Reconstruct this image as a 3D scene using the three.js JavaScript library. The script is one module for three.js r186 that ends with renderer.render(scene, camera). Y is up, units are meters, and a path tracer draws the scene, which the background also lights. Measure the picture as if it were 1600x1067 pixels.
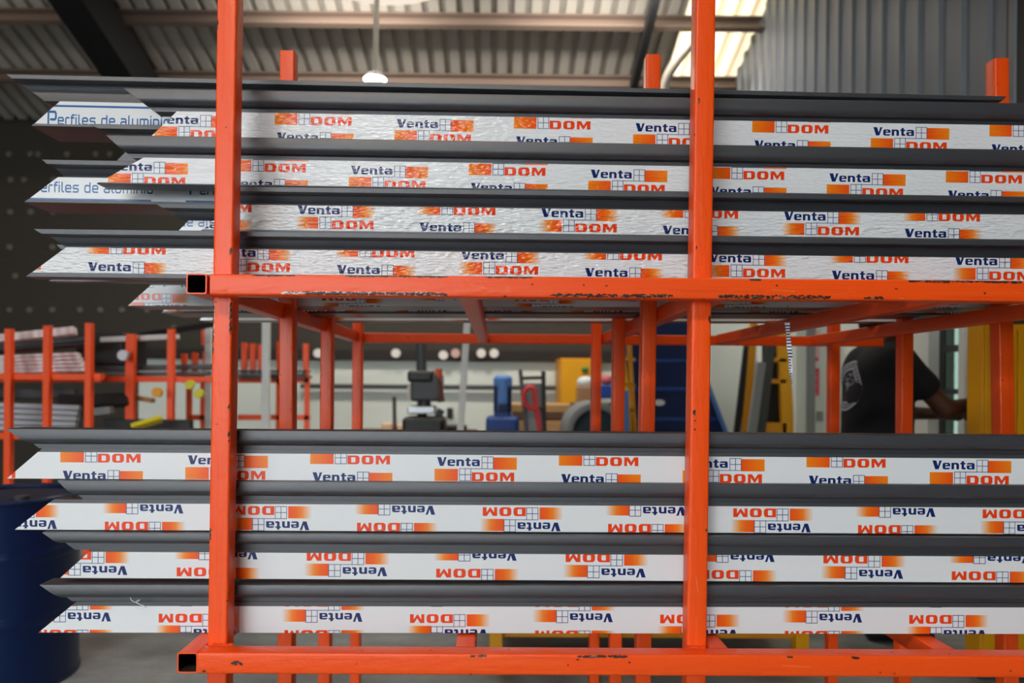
import * as THREE from 'three';
import { RoundedBoxGeometry } from 'three/addons/geometries/RoundedBoxGeometry.js';
import { mergeGeometries, mergeVertices } from 'three/addons/utils/BufferGeometryUtils.js';
import { RectAreaLightUniformsLib } from 'three/addons/lights/RectAreaLightUniformsLib.js';
import { MarchingCubes } from 'three/addons/objects/MarchingCubes.js';
import { ImprovedNoise } from 'three/addons/math/ImprovedNoise.js';

// ------------------------------------------------------------------ camera, sky, large lights, exposure
const scene = new THREE.Scene();
const F = 1100, EYE = 1.28, PPX = 784, PPY = 594, W = 1600, H = 1067;
const camera = new THREE.PerspectiveCamera(2 * Math.atan(H / 2 / F) * 180 / Math.PI, W / H, 0.05, 200);
camera.position.set(0, EYE, 0);
camera.rotation.order = 'YXZ';
camera.rotation.set(0, -0.0062, 0.0075);
camera.setViewOffset(W, H, W / 2 - PPX, H / 2 - PPY, W, H);
camera.focus = 1.5;
camera.userData.fStop = 2.4;
scene.add(camera);
camera.updateMatrixWorld(true);

// a bright overcast sky outside the hall
scene.background = new THREE.Color(0.91, 0.97, 1.03);
scene.backgroundIntensity = 5.8;

const renderer = new THREE.WebGLRenderer({ antialias: true });
renderer.toneMapping = THREE.LinearToneMapping;
renderer.toneMappingExposure = 1.15;
renderer.shadowMap.enabled = true;
RectAreaLightUniformsLib.init();

// LED lamps added out of view to light the hall: [x, y, z, length along x, width along z, intensity, tilt about x]
const ADDED_LAMPS = [
  [-1.0, 4.6, 1.8, 1.5, 0.34, 70], [-4.6, 4.6, 2.2, 1.5, 0.34, 60],
  [-1.4, 4.72, -6.1, 1.5, 0.34, 55, 0.5], [0.9, 4.72, -6.1, 1.5, 0.34, 55, 0.5], [-5.0, 4.72, -5.8, 1.5, 0.34, 6, 0.5],
];

// ------------------------------------------------------------------ helpers
let seed = 7;
const rnd = () => { seed = (seed * 1664525 + 1013904223) >>> 0; return seed / 4294967296; };
const rr = (a, b) => a + (b - a) * rnd();
const noise = new ImprovedNoise();
const _v = new THREE.Vector3();
// the point seen at pixel (px, py) that stands Z metres in front of the camera
function at(px, py, Z) {
  _v.set((px - PPX) / F, -(py - PPY) / F, -1).applyQuaternion(camera.quaternion);
  const k = Z / -_v.z;
  return new THREE.Vector3(_v.x * k, EYE + _v.y * k, -Z);
}
const used = {};
function numbered(name) { const n = used[name] = (used[name] ?? -1) + 1; return n ? name + '_' + String(n).padStart(3, '0') : name; }
function shade(o) { o.castShadow = o.receiveShadow = true; return o; }
function tag(o, label, category, group) { o.userData = { label, category }; if (group) o.userData.group = group; return o; }
function thing(name, label, category, group, pos) {
  const o = new THREE.Group(); o.name = numbered(name); if (pos) o.position.copy(pos); scene.add(o);
  return tag(o, label, category, group);
}
function part(name, geo, mat, parent, pos) {
  const m = shade(new THREE.Mesh(geo, mat)); m.name = parent ? name : numbered(name); if (pos) m.position.copy(pos);
  (parent ?? scene).add(m); return m;
}
function struct(name, geo, mat, pos) {
  const m = shade(new THREE.Mesh(geo, mat)); m.name = name; m.userData = { kind: 'structure' }; if (pos) m.position.copy(pos); scene.add(m); return m;
}
const V3 = (x, y, z) => new THREE.Vector3(x, y, z);
function box(x0, x1, y0, y1, z0, z1, r = 0) {
  const g = r ? new RoundedBoxGeometry(x1 - x0, y1 - y0, z1 - z0, 2, r) : new THREE.BoxGeometry(x1 - x0, y1 - y0, z1 - z0);
  g.translate((x0 + x1) / 2, (y0 + y1) / 2, (z0 + z1) / 2);
  if (!r) { // uv in metres
    const p = g.attributes.position, n = g.attributes.normal, u = g.attributes.uv;
    for (let i = 0; i < p.count; i++) {
      const nx = Math.abs(n.getX(i)), ny = Math.abs(n.getY(i));
      if (nx > 0.5) u.setXY(i, p.getZ(i), p.getY(i)); else if (ny > 0.5) u.setXY(i, p.getX(i), p.getZ(i)); else u.setXY(i, p.getX(i), p.getY(i));
    }
  }
  return g;
}
const merge = (gs) => mergeGeometries(gs.map((g) => { const q = g.index ? g.toNonIndexed() : g; for (const k of Object.keys(q.attributes)) if (!['position', 'normal', 'uv'].includes(k)) q.deleteAttribute(k); return q; }));
// a bar of round section between two points
function rod(a, b, r0, r1 = r0, seg = 12) {
  const d = b.clone().sub(a), g = new THREE.CylinderGeometry(r1, r0, d.length(), seg);
  g.applyQuaternion(new THREE.Quaternion().setFromUnitVectors(V3(0, 1, 0), d.clone().normalize()));
  return g.translate((a.x + b.x) / 2, (a.y + b.y) / 2, (a.z + b.z) / 2);
}
// a bar of rectangular section between two points (w across, t in depth)
function bar(a, b, w, t, r = 0.003) {
  const d = b.clone().sub(a), g = new RoundedBoxGeometry(w, d.length(), t, 2, Math.min(r, w / 2.1, t / 2.1));
  g.applyQuaternion(new THREE.Quaternion().setFromUnitVectors(V3(0, 1, 0), d.clone().normalize()));
  return g.translate((a.x + b.x) / 2, (a.y + b.y) / 2, (a.z + b.z) / 2);
}
const tube = (pts, r, n = 40, seg = 8) => new THREE.TubeGeometry(new THREE.CatmullRomCurve3(pts), n, r, seg);

// Extrudes an outline of [y, z] points along x from x0(y) to x1(y); holes are outlines too. uv: x in metres, way round the outline in metres.
function extrude(outline, x0, x1, holes = [], uvAt = null) {
  const pos = [], nor = [], uvs = [];
  const area = (l) => l.reduce((s, [y, z], i) => { const [b, c] = l[(i + 1) % l.length]; return s + y * c - b * z; }, 0) / 2;
  const push = (x, y, z, n, u, v) => { pos.push(x, y, z); nor.push(...n); const w = uvAt ? uvAt(x, y) : [u, v]; uvs.push(w[0], w[1]); };
  [outline, ...holes].forEach((loop, k) => {
    let l = area(loop) > 0 ? loop : loop.slice().reverse();
    const N = l.length, out = k ? -1 : 1;
    const fn = l.map(([y, z], i) => { const [b, c] = l[(i + 1) % N], ty = b - y, tz = c - z, q = Math.hypot(ty, tz) || 1; return [0, out * tz / q, -out * ty / q]; });
    const vn = (i, j) => { // normal at corner between edges i and j, seen from edge i
      const d = fn[i][1] * fn[j][1] + fn[i][2] * fn[j][2]; if (d < 0.75) return fn[i];
      const y = fn[i][1] + fn[j][1], z = fn[i][2] + fn[j][2], q = Math.hypot(y, z); return [0, y / q, z / q];
    };
    let s = 0;
    for (let i = 0; i < N; i++) {
      const [ya, za] = l[i], [yb, zb] = l[(i + 1) % N], L = Math.hypot(yb - ya, zb - za), na = vn(i, (i + N - 1) % N), nb = vn(i, (i + 1) % N);
      const P = [[x0(ya), ya, za, na, s], [x0(yb), yb, zb, nb, s + L], [x1(yb), yb, zb, nb, s + L], [x1(ya), ya, za, na, s]];
      for (const q of out > 0 ? [0, 1, 2, 0, 2, 3] : [0, 2, 1, 0, 3, 2]) { const [x, y, z, n, v] = P[q]; push(x, y, z, n, x, v); }
      s += L;
    }
  });
  const cw = (l, ccw) => (area(l) > 0) === ccw ? l : l.slice().reverse();
  const o2 = cw(outline, true).map((p) => new THREE.Vector2(...p)), h2 = holes.map((h) => cw(h, false).map((p) => new THREE.Vector2(...p)));
  const tris = THREE.ShapeUtils.triangulateShape(o2, h2), all = [o2, ...h2].flat();
  for (const [xf, sgn] of [[x0, -1], [x1, 1]]) for (const t of tris) {
    const c = t.map((i) => V3(xf(all[i].x), all[i].x, all[i].y)), n = c[1].clone().sub(c[0]).cross(c[2].clone().sub(c[0])).normalize();
    if (n.x * sgn < 0) { c.reverse(); n.negate(); }
    for (const p of c) push(p.x, p.y, p.z, n.toArray(), p.y, p.z);
  }
  const g = new THREE.BufferGeometry();
  g.setAttribute('position', new THREE.Float32BufferAttribute(pos, 3));
  g.setAttribute('normal', new THREE.Float32BufferAttribute(nor, 3));
  g.setAttribute('uv', new THREE.Float32BufferAttribute(uvs, 2));
  return g;
}
function roundRect(w, h, r, n = 4) {
  const l = [];
  for (const [cy, cz, a0] of [[w / 2 - r, h / 2 - r, 0], [-w / 2 + r, h / 2 - r, 1], [-w / 2 + r, -h / 2 + r, 2], [w / 2 - r, -h / 2 + r, 3]])
    for (let i = 0; i <= n; i++) { const a = (a0 + i / n) * Math.PI / 2; l.push([cy + r * Math.cos(a), cz + r * Math.sin(a)]); }
  return l;
}
// hollow square steel tube along x from 0 to len
const steelTube = (len, w = 0.04, h = 0.04) => extrude(roundRect(h, w, 0.0045), () => 0, () => len, [roundRect(h - 0.005, w - 0.005, 0.003, 2)]);

// ------------------------------------------------------------------ textures
function dataTex(n, m, fn, srgb = false) {
  const d = new Uint8Array(n * m * 4);
  for (let j = 0; j < m; j++) for (let i = 0; i < n; i++) {
    const c = fn(i / n, j / m), k = (j * n + i) * 4;
    if (typeof c === 'number') d[k] = d[k + 1] = d[k + 2] = Math.max(0, Math.min(255, c * 255)); else for (let q = 0; q < 3; q++) d[k + q] = Math.max(0, Math.min(255, c[q] * 255));
    d[k + 3] = 255;
  }
  const t = new THREE.DataTexture(d, n, m); t.magFilter = THREE.LinearFilter; t.minFilter = THREE.LinearMipmapLinearFilter; t.generateMipmaps = true;
  t.wrapS = t.wrapT = THREE.RepeatWrapping; if (srgb) t.colorSpace = THREE.SRGBColorSpace; t.needsUpdate = true; return t;
}
function rep(t, x, y) { const c = t.clone(); c.repeat.set(x, y); c.needsUpdate = true; return c; }
// tileable fractal noise
function fbm(u, v, fx, fy, oct = 4, z = 0) {
  let s = 0, a = 0.5;
  for (let o = 0; o < oct; o++) {
    const U = u * Math.PI * 2, R = fx / 6.283;
    s += a * noise.noise(Math.cos(U) * R + z, Math.sin(U) * R + v * 0.01, v * fy + z * 3.1); fx *= 2; fy *= 2; a *= 0.5; }
  return s;
}
const grainTex = dataTex(256, 256, () => 0.5 + 0.5 * (rnd() - 0.5));
const cloudTex = dataTex(512, 512, (u, v) => 0.5 + fbm(u, Math.abs(v - 0.5) * 2, 6, 6, 5));
const floorTex = dataTex(512, 512, (u, v) => { const a = fbm(u, Math.abs(v - 0.5) * 2, 5, 5, 5, 4), s = rnd() * 0.05; const k = 0.5 + a * 0.4 + s; return [k * 0.96, k, k * 1.01]; }, true);
const wrinkleTex = dataTex(1024, 256, (u, v) => {
  const m = Math.abs(v - 0.5) * 2;
  return 0.5 + 0.4 * fbm(u, m, 9, 3, 2, 2) + 0.6 * fbm(u, m, 22, 7, 2, 8);
});

// --- the printed protective film: staggered two-line logo, one repeat of the print
const UNIT = 0.712; // pixels of the film texture per unit (a capital is 100 units high)
function glyph(ctx, ch, x, y) { // squarish wide letters, 100 units high, drawn as polygons
  const R = (a, b, w, h, r = 0) => { ctx.roundRect(x + a, y + b, w, h, r); };
  const poly = (...p) => { ctx.moveTo(x + p[0], y + p[1]); for (let i = 2; i < p.length; i += 2) ctx.lineTo(x + p[i], y + p[i + 1]); ctx.closePath(); };
  ctx.beginPath();
  if (ch === 'V') poly(0, 0, 46, 0, 66, 62, 84, 0, 112, 0, 106, 12, 74, 100, 34, 100, 5, 10);
  if (ch === 'e') { R(0, 26, 88, 74, 22); ctx.fill('evenodd'); ctx.save(); ctx.globalCompositeOperation = 'destination-out'; ctx.beginPath(); R(30, 40, 30, 12, 3); ctx.fill(); ctx.beginPath(); R(30, 66, 64, 17, 2); ctx.fill(); ctx.restore(); return; }
  if (ch === 'n') { R(0, 26, 30, 74, 2); R(0, 26, 88, 74, [2, 26, 2, 2]); ctx.fill('nonzero'); ctx.save(); ctx.globalCompositeOperation = 'destination-out'; ctx.beginPath(); R(30, 44, 28, 60, [6, 8, 0, 0]); ctx.fill(); ctx.restore(); return; }
  if (ch === 't') { poly(14, 10, 43, 4, 43, 26, 62, 26, 62, 42, 43, 42, 43, 80, 62, 80, 62, 100, 26, 100, 14, 90, 14, 42, 0, 42, 0, 26, 14, 26); }
  if (ch === 'a') { R(0, 26, 92, 74, 22); ctx.fill('evenodd'); ctx.save(); ctx.globalCompositeOperation = 'destination-out'; ctx.beginPath(); R(-4, 44, 64, 10, 2); ctx.fill(); ctx.beginPath(); R(30, 68, 31, 17, 3); ctx.fill(); ctx.restore(); ctx.beginPath(); R(62, 70, 30, 30, 0); }
  if (ch === 'D') { R(0, 0, 140, 100, [4, 34, 34, 4]); ctx.fill('nonzero'); ctx.save(); ctx.globalCompositeOperation = 'destination-out'; ctx.beginPath(); R(44, 20, 50, 60, [2, 12, 12, 2]); ctx.fill(); ctx.restore(); return; }
  if (ch === 'O') { R(0, 0, 136, 100, 34); ctx.fill('nonzero'); ctx.save(); ctx.globalCompositeOperation = 'destination-out'; ctx.beginPath(); R(46, 20, 44, 60, 12); ctx.fill(); ctx.restore(); return; }
  if (ch === 'M') poly(0, 0, 48, 0, 82, 52, 116, 0, 164, 0, 164, 100, 122, 100, 122, 40, 84, 96, 74, 96, 34, 40, 34, 100, 0, 100);
  ctx.fill('nonzero');
}
const NAVY = '#142a66', RED = '#f04614';
const PER_X = 0.533, PER_Y = 0.068, TEX_W = 2048, TEX_H = 262;
function logoLayer(fade) { // the logo alone on a clear ground, 1000 x 300 units with the V's corner at (40, 15)
  const c = document.createElement('canvas'); c.width = Math.ceil(1000 * UNIT); c.height = Math.ceil(300 * UNIT);
  const ctx = c.getContext('2d');
  ctx.scale(UNIT, UNIT); ctx.translate(40, 15);
  ctx.fillStyle = NAVY;
  let x = 0; for (const [ch, w] of [['V', 118], ['e', 100], ['n', 100], ['t', 72], ['a', 98]]) { glyph(ctx, ch, x, 0); x += w + 3; }
  ctx.fillStyle = RED;
  x = 402; for (const [ch, w] of [['D', 152], ['O', 150], ['M', 164]]) { glyph(ctx, ch, x, 172); x += w + 13; }
  const bars = [[652, 923, 0, 139, true], [-28, 243, 134, 272, false]];
  for (const [a, b, y0, y1, right] of bars) {
    const g = ctx.createLinearGradient(a, 0, b, 0), st = (t, col) => g.addColorStop(right ? t : 1 - t, col);
    st(0, '#f2581c'); st(0.35, '#f66a16'); 
    if (fade) { st(0.55, 'rgba(247,128,30,0.95)'); st(0.8, 'rgba(248,140,60,0.45)'); st(1, 'rgba(248,150,80,0)'); } else { st(1, '#f88a1c'); }
    ctx.fillStyle = g; ctx.fillRect(a, y0, b - a, y1 - y0);
  }
  ctx.strokeStyle = '#2a3d78'; ctx.lineWidth = 6.5;
  for (const [a, b, y0, y1] of [[520, 650, -7, 130], [261, 391, 130, 268]]) {
    ctx.strokeRect(a, y0, b - a, y1 - y0);
    ctx.beginPath(); ctx.moveTo((a + b) / 2, y0); ctx.lineTo((a + b) / 2, y1); ctx.moveTo(a, (y0 + y1) / 2); ctx.lineTo(b, (y0 + y1) / 2); ctx.stroke();
  }
  ctx.beginPath(); ctx.moveTo(391, 130); ctx.lineTo(520, 130); ctx.stroke();
  return c;
}
function filmTexture(fade) {
  const c = document.createElement('canvas'); c.width = TEX_W; c.height = TEX_H;
  const ctx = c.getContext('2d'); ctx.fillStyle = '#e6ebee'; ctx.fillRect(0, 0, TEX_W, TEX_H);
  const logo = logoLayer(fade), ox = 40 * UNIT, oy = 15 * UNIT;
  for (const [x, y] of [[100, 40], [100 + TEX_W / 2, 40 + TEX_H / 2]]) for (const dx of [-TEX_W, 0, TEX_W]) for (const dy of [-TEX_H, 0, TEX_H]) ctx.drawImage(logo, x + dx - ox, y + dy - oy);
  const t = new THREE.CanvasTexture(c); t.colorSpace = THREE.SRGBColorSpace; t.wrapS = t.wrapT = THREE.RepeatWrapping; t.anisotropy = 8; return t;
}
const FILM_U0 = 100 / TEX_W, FILM_V0 = 1 - 40 / TEX_H; // where the V's top left corner lies
// --- the second film: blue line and blue words
function blueFilmTexture() {
  const c = document.createElement('canvas'); c.width = 1024; c.height = 128; // 0.37 m by 0.06 m
  const ctx = c.getContext('2d'); ctx.fillStyle = '#e4e9ec'; ctx.fillRect(0, 0, 1024, 128);
  ctx.fillStyle = ctx.strokeStyle = '#1c5f9e';
  ctx.fillRect(0, 8, 800, 10);
  // rounded-square stroke letters, x height 30, capital 48, baseline 112
  ctx.lineWidth = 8; ctx.lineJoin = 'round'; ctx.lineCap = 'round';
  let x = 30; const B = 103, X = 32, C = 46;
  const S = (...p) => { ctx.beginPath(); p.forEach(([a, b], i) => i ? ctx.lineTo(x + a, B - b) : ctx.moveTo(x + a, B - b)); ctx.stroke(); };
  const RR = (w, h, r = 8) => { ctx.beginPath(); ctx.roundRect(x, B - h, w, h, r); ctx.stroke(); };
  const L = {
    P: () => { ctx.lineWidth = 12; S([0, 0], [0, 60], [42, 60], [48, 52], [48, 30], [42, 22], [16, 22]); ctx.lineWidth = 8; return 64; },
    e: () => { S([32, 0], [6, 0], [0, 6], [0, X - 6], [6, X], [26, X], [32, X - 6], [32, 16], [4, 16]); return 48; },
    r: () => { S([0, 0], [0, X - 6], [6, X], [20, X]); return 34; },
    f: () => { S([4, 0], [4, C - 8], [10, C], [20, C]); S([0, X], [18, X]); return 32; },
    i: () => { S([0, 0], [0, X]); S([0, X + 13], [0, X + 15]); return 18; },
    l: () => { S([0, C], [0, 6], [6, 0], [10, 0]); return 24; },
    s: () => { S([32, X], [6, X], [0, X - 6], [0, 20], [4, 16], [28, 16], [32, 12], [32, 5], [28, 0], [0, 0]); return 50; },
    d: () => { RR(32, X); S([32, C], [32, 0]); return 50; },
    a: () => { S([2, X], [26, X], [32, X - 6], [32, 0], [6, 0], [0, 5], [0, 12], [5, 17], [32, 17]); return 50; },
    u: () => { S([0, X], [0, 6], [6, 0], [26, 0], [32, 6], [32, X]); return 50; },
    m: () => { S([0, 0], [0, X], [44, X], [50, X - 6], [50, 0]); S([25, X], [25, 0]); return 68; },
    n: () => { S([0, 0], [0, X], [26, X], [32, X - 6], [32, 0]); return 50; },
    o: () => { RR(32, X); return 50; }, ' ': () => 26,
  };
  for (const ch of 'Perfiles de aluminio') x += L[ch]();
  const t = new THREE.CanvasTexture(c); t.colorSpace = THREE.SRGBColorSpace; t.wrapS = t.wrapT = THREE.RepeatWrapping; return t;
}
const solidTex = filmTexture(false), fadeTex = filmTexture(true), blueTex = blueFilmTexture();
const filmMat = (map, bump, rough = 0.2) => new THREE.MeshPhysicalMaterial({ map, roughness: rough, bumpMap: bump ? rep(wrinkleTex, 1.6, 1.0) : null, bumpScale: bump });
const MF = {
  solidRough: filmMat(solidTex, 0.0024, 0.17), solid: filmMat(solidTex, 0.00015), fadeRough: filmMat(fadeTex, 0.0048, 0.16), fade: filmMat(fadeTex, 0.00012), blue: filmMat(blueTex, 0.0002),
};

// --- orange paint with chips: u along the tube in metres, v round the tube in metres
const ORANGE = '#ff5610';
function paintTexture(len, chips) { // chips: [x0, x1, v, kind, size] in metres
  const c = document.createElement('canvas'); c.width = 2048; c.height = 160; const ctx = c.getContext('2d');
  ctx.fillStyle = ORANGE; ctx.fillRect(0, 0, 2048, 160);
  const sx = 2048 / len, sy = 160 / 0.16;
  for (let i = 0; i < 260; i++) { ctx.fillStyle = `rgba(${rnd() < 0.5 ? '255,120,70' : '225,60,12'},${rr(0.05, 0.22)})`; ctx.fillRect(rnd() * 2048, rnd() * 160, rr(20, 240), rr(1, 5)); }
  for (let i = 0; i < 16; i++) { ctx.strokeStyle = `rgba(255,205,170,${rr(0.2, 0.6)})`; ctx.lineWidth = rr(0.7, 1.4); const x = rnd() * 2048, y = rnd() * 160; ctx.beginPath(); ctx.moveTo(x, y); ctx.lineTo(x + rr(8, 60), y + rr(-5, 5)); ctx.stroke(); }
  for (let i = 0; i < 40; i++) { ctx.fillStyle = 'rgba(50,28,20,0.85)'; ctx.beginPath(); ctx.ellipse(rnd() * 2048, rnd() * 160, rr(1, 3), rr(1, 2.2), 0, 0, 7); ctx.fill(); }
  for (const [x0, x1, v, kind, size] of chips) for (let i = 0, n = Math.ceil((x1 - x0) * 700); i < n; i++) {
    ctx.fillStyle = kind === 'pale' ? (rnd() < 0.75 ? '#d8d4d6' : '#4a3a34') : (rnd() < 0.85 ? '#33251f' : '#8a6a58');
    ctx.beginPath(); ctx.ellipse((x0 + rnd() * (x1 - x0)) * sx, (v + (rnd() - 0.5) * size) * sy, rr(1.2, 4), rr(0.8, 2), rr(-0.3, 0.3), 0, 7); ctx.fill();
  }
  const t = new THREE.CanvasTexture(c); t.colorSpace = THREE.SRGBColorSpace; t.wrapS = t.wrapT = THREE.RepeatWrapping; t.repeat.set(1 / len, 1 / 0.16); return t;
}
const paintMat = (map) => new THREE.MeshPhysicalMaterial({ map, roughness: 0.36, specularIntensity: 0.9, bumpMap: rep(cloudTex, 6, 6), bumpScale: 0.0006 });

// ------------------------------------------------------------------ plain materials
const std = (color, roughness = 0.6, metalness = 0, more = {}) => new THREE.MeshStandardMaterial({ color, roughness, metalness, ...more });
const M = {
  alu: new THREE.MeshPhysicalMaterial({ color: '#3d4045', roughness: 0.3, specularIntensity: 1.9, bumpMap: rep(grainTex, 40, 40), bumpScale: 0.0002 }),
  aluPale: std('#8d9299', 0.38, 0.2),
  raw: std('#b9bdc0', 0.35, 0.6),
  orange: std(ORANGE, 0.5),
  bore: std('#1a100c', 0.9), black: std('#131416', 0.5), rubber: std('#17181a', 0.8), darkGrey: std('#3b3e40', 0.5), grey: std('#83888a', 0.55), midGrey: std('#5d6163', 0.55),
  white: std('#d8dcda', 0.5), cream: std('#d9d3c4', 0.6), wallPale: std('#d5ddd6', 0.75, 0, { bumpMap: rep(cloudTex, 0.8, 0.8), bumpScale: 0.002 }),
  wallDark: std('#3a362f', 0.9, 0, { bumpMap: rep(cloudTex, 1.5, 1.5), bumpScale: 0.004 }),
  floor: std('#ffffff', 0.5, 0, { map: rep(floorTex, 0.33, 0.33), bumpMap: rep(cloudTex, 1.2, 1.2), bumpScale: 0.001 }),
  roof: std('#b5b2aa', 0.65, 0), purlin: std('#6b5c52', 0.7), rafter: std('#17191b', 0.6),
  sheet: std('#697079', 0.45, 0.1), yellow: std('#e5a300', 0.45), yellowDeep: std('#d99207', 0.5), blue: std('#123f86', 0.4), blueLight: std('#4f7fc4', 0.4), navy: std('#0c2450', 0.35, 0.1),
  drum: std('#05204c', 0.3, 0.1, { bumpMap: rep(cloudTex, 2, 2), bumpScale: 0.002 }), red: std('#d8383a', 0.45), wood: std('#c39a68', 0.7, 0, { map: null }), woodDark: std('#6b4a33', 0.7), card: std('#b58a5e', 0.8), peach: std('#e6c3a0', 0.7),
  teal: std('#123740', 0.5), cap: std('#cfcac2', 0.6), skin: std('#4b2c20', 0.55), shirt: std('#070b13', 0.9), jeans: std('#1b2436', 0.85), hair: std('#0d0b0a', 0.8), green: std('#2f7a45', 0.6),
  glow: new THREE.MeshStandardMaterial({ color: '#ffffff', emissive: '#fff6e6', emissiveIntensity: 1.5, roughness: 0.5 }),
  glowSoft: new THREE.MeshStandardMaterial({ color: '#f4efe6', emissive: '#ffeedd', emissiveIntensity: 0.75, roughness: 0.5 }),
  glass: new THREE.MeshPhysicalMaterial({ color: '#8b978f', transmission: 1, thickness: 0, roughness: 0.12 }),
  skylight: new THREE.MeshPhysicalMaterial({ color: '#f7ecd6', transmission: 0.8, thickness: 0, roughness: 1 }),
};

// ------------------------------------------------------------------ the hall
const BACK = 8.3, SIDE = 2.55, NEAR = 3.5, LEFT = -9, FRONT = 8, RIGHT = 7;
const roofY = (Z) => 4.14 + 0.36 * (BACK - Z);
struct('floor', box(LEFT - 0.2, RIGHT + 0.2, -0.2, 0, -BACK - 0.2, FRONT + 0.2), M.floor);
struct('ground', box(-40, 40, -0.25, -0.02, FRONT + 0.2, FRONT + 50), std('#4a4a48', 0.9));
const wallBack = struct('wall_back', box(LEFT - 0.2, SIDE + 0.2, 0, 4.4, -BACK - 0.22, -BACK), M.wallDark);
part('lower_panel', box(-4.2, SIDE, 0, 1.52, -BACK, -BACK + 0.03), M.wallPale, wallBack);
part('ledge', box(-4.2, SIDE, 1.5, 1.62, -BACK, -BACK + 0.1), std('#1d1512', 0.7), wallBack);
const wallLeft = struct('wall_left', box(LEFT - 0.2, LEFT, 0, 8, -BACK - 0.2, FRONT + 0.2), M.wallDark);
struct('wall_right', box(RIGHT, RIGHT + 0.2, 0, 8, -NEAR - 0.2, FRONT + 0.2), M.wallDark);
struct('wall_return', box(SIDE + 0.2, RIGHT, 0, 8, -NEAR - 0.2, -NEAR), M.wallDark);
// front wall behind the camera with a wide open doorway on its left
struct('wall_front', merge([box(LEFT, -7.6, 0, 7, FRONT, FRONT + 0.2), box(-0.6, RIGHT, 0, 7, FRONT, FRONT + 0.2), box(-7.6, -0.6, 4.6, 7, FRONT, FRONT + 0.2)]), M.wallDark);
// side wall on the right: corrugated above, smooth pale panels below, one window
{
  const z0 = -BACK, z1 = -NEAR, wz0 = -4.22, wz1 = -3.8, wy0 = 0.9, wy1 = 1.85;
  const w = struct('wall_side', merge([box(SIDE, SIDE + 0.2, 0, 7.4, z0, wz0), box(SIDE, SIDE + 0.2, 0, 7.4, wz1, z1), box(SIDE, SIDE + 0.2, 0, wy0, wz0, wz1), box(SIDE, SIDE + 0.2, wy1, 7.4, wz0, wz1)]), M.wallPale);
  // corrugated cladding sheets, each with five ribs 0.2 m apart
  const one = []; const P = 0.2;
  for (let k = 0; k < 5; k++) one.push([k * P, 0], [k * P + 0.12, 0], [k * P + 0.135, 0.022], [k * P + 0.18, 0.022]);
  one.push([5 * P, 0]);
  const outline = [...one, ...one.slice().reverse().map(([a, b]) => [a, b - 0.002])];
  const g = extrude(outline, () => 0, () => 4.6).rotateZ(Math.PI / 2).applyMatrix4(new THREE.Matrix4().makeBasis(V3(0, 0, 1), V3(0, 1, 0), V3(-1, 0, 0)));
  for (let k = 0; k < 5; k++) { part('cladding_sheet', g, M.sheet, w, V3(SIDE - 0.005, 1.95, z0 + 1.0 + k * 1.0)); }
  const win = new THREE.Group(); win.name = 'window_1'; win.userData = { kind: 'structure' }; scene.add(win);
  const fx0 = SIDE - 0.02, fx1 = SIDE + 0.07;
  part('frame_bar', box(fx0, fx1, wy0, wy1, wz0, wz0 + 0.1), M.white, win);
  part('frame_bar', box(fx0, fx1, wy0, wy1, wz1 - 0.05, wz1), M.white, win);
  part('frame_bar', box(fx0, fx1, wy0, wy0 + 0.06, wz0 + 0.1, wz1 - 0.05), M.white, win);
  part('frame_bar', box(fx0, fx1, wy1 - 0.06, wy1, wz0 + 0.1, wz1 - 0.05), M.white, win);
  part('mullion', box(SIDE + 0.045, SIDE + 0.06, wy0 + 0.06, wy1 - 0.06, wz0 + 0.1, wz0 + 0.14), M.darkGrey, win);
  part('rail', box(SIDE + 0.045, SIDE + 0.06, 1.22, 1.25, wz0 + 0.14, wz1 - 0.05), M.darkGrey, win);
  part('rail', box(SIDE + 0.045, SIDE + 0.06, 1.46, 1.5, wz0 + 0.14, wz1 - 0.05), M.darkGrey, win);
  part('pane', box(SIDE + 0.05, SIDE + 0.054, wy0 + 0.06, wy1 - 0.06, wz0 + 0.14, wz1 - 0.05), M.glass, win);
}
// dark steel column at the near end of the side wall
struct('column', box(SIDE - 0.02, SIDE + 0.26, 0, 7.2, -NEAR, -NEAR + 0.24), M.rafter);

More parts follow.
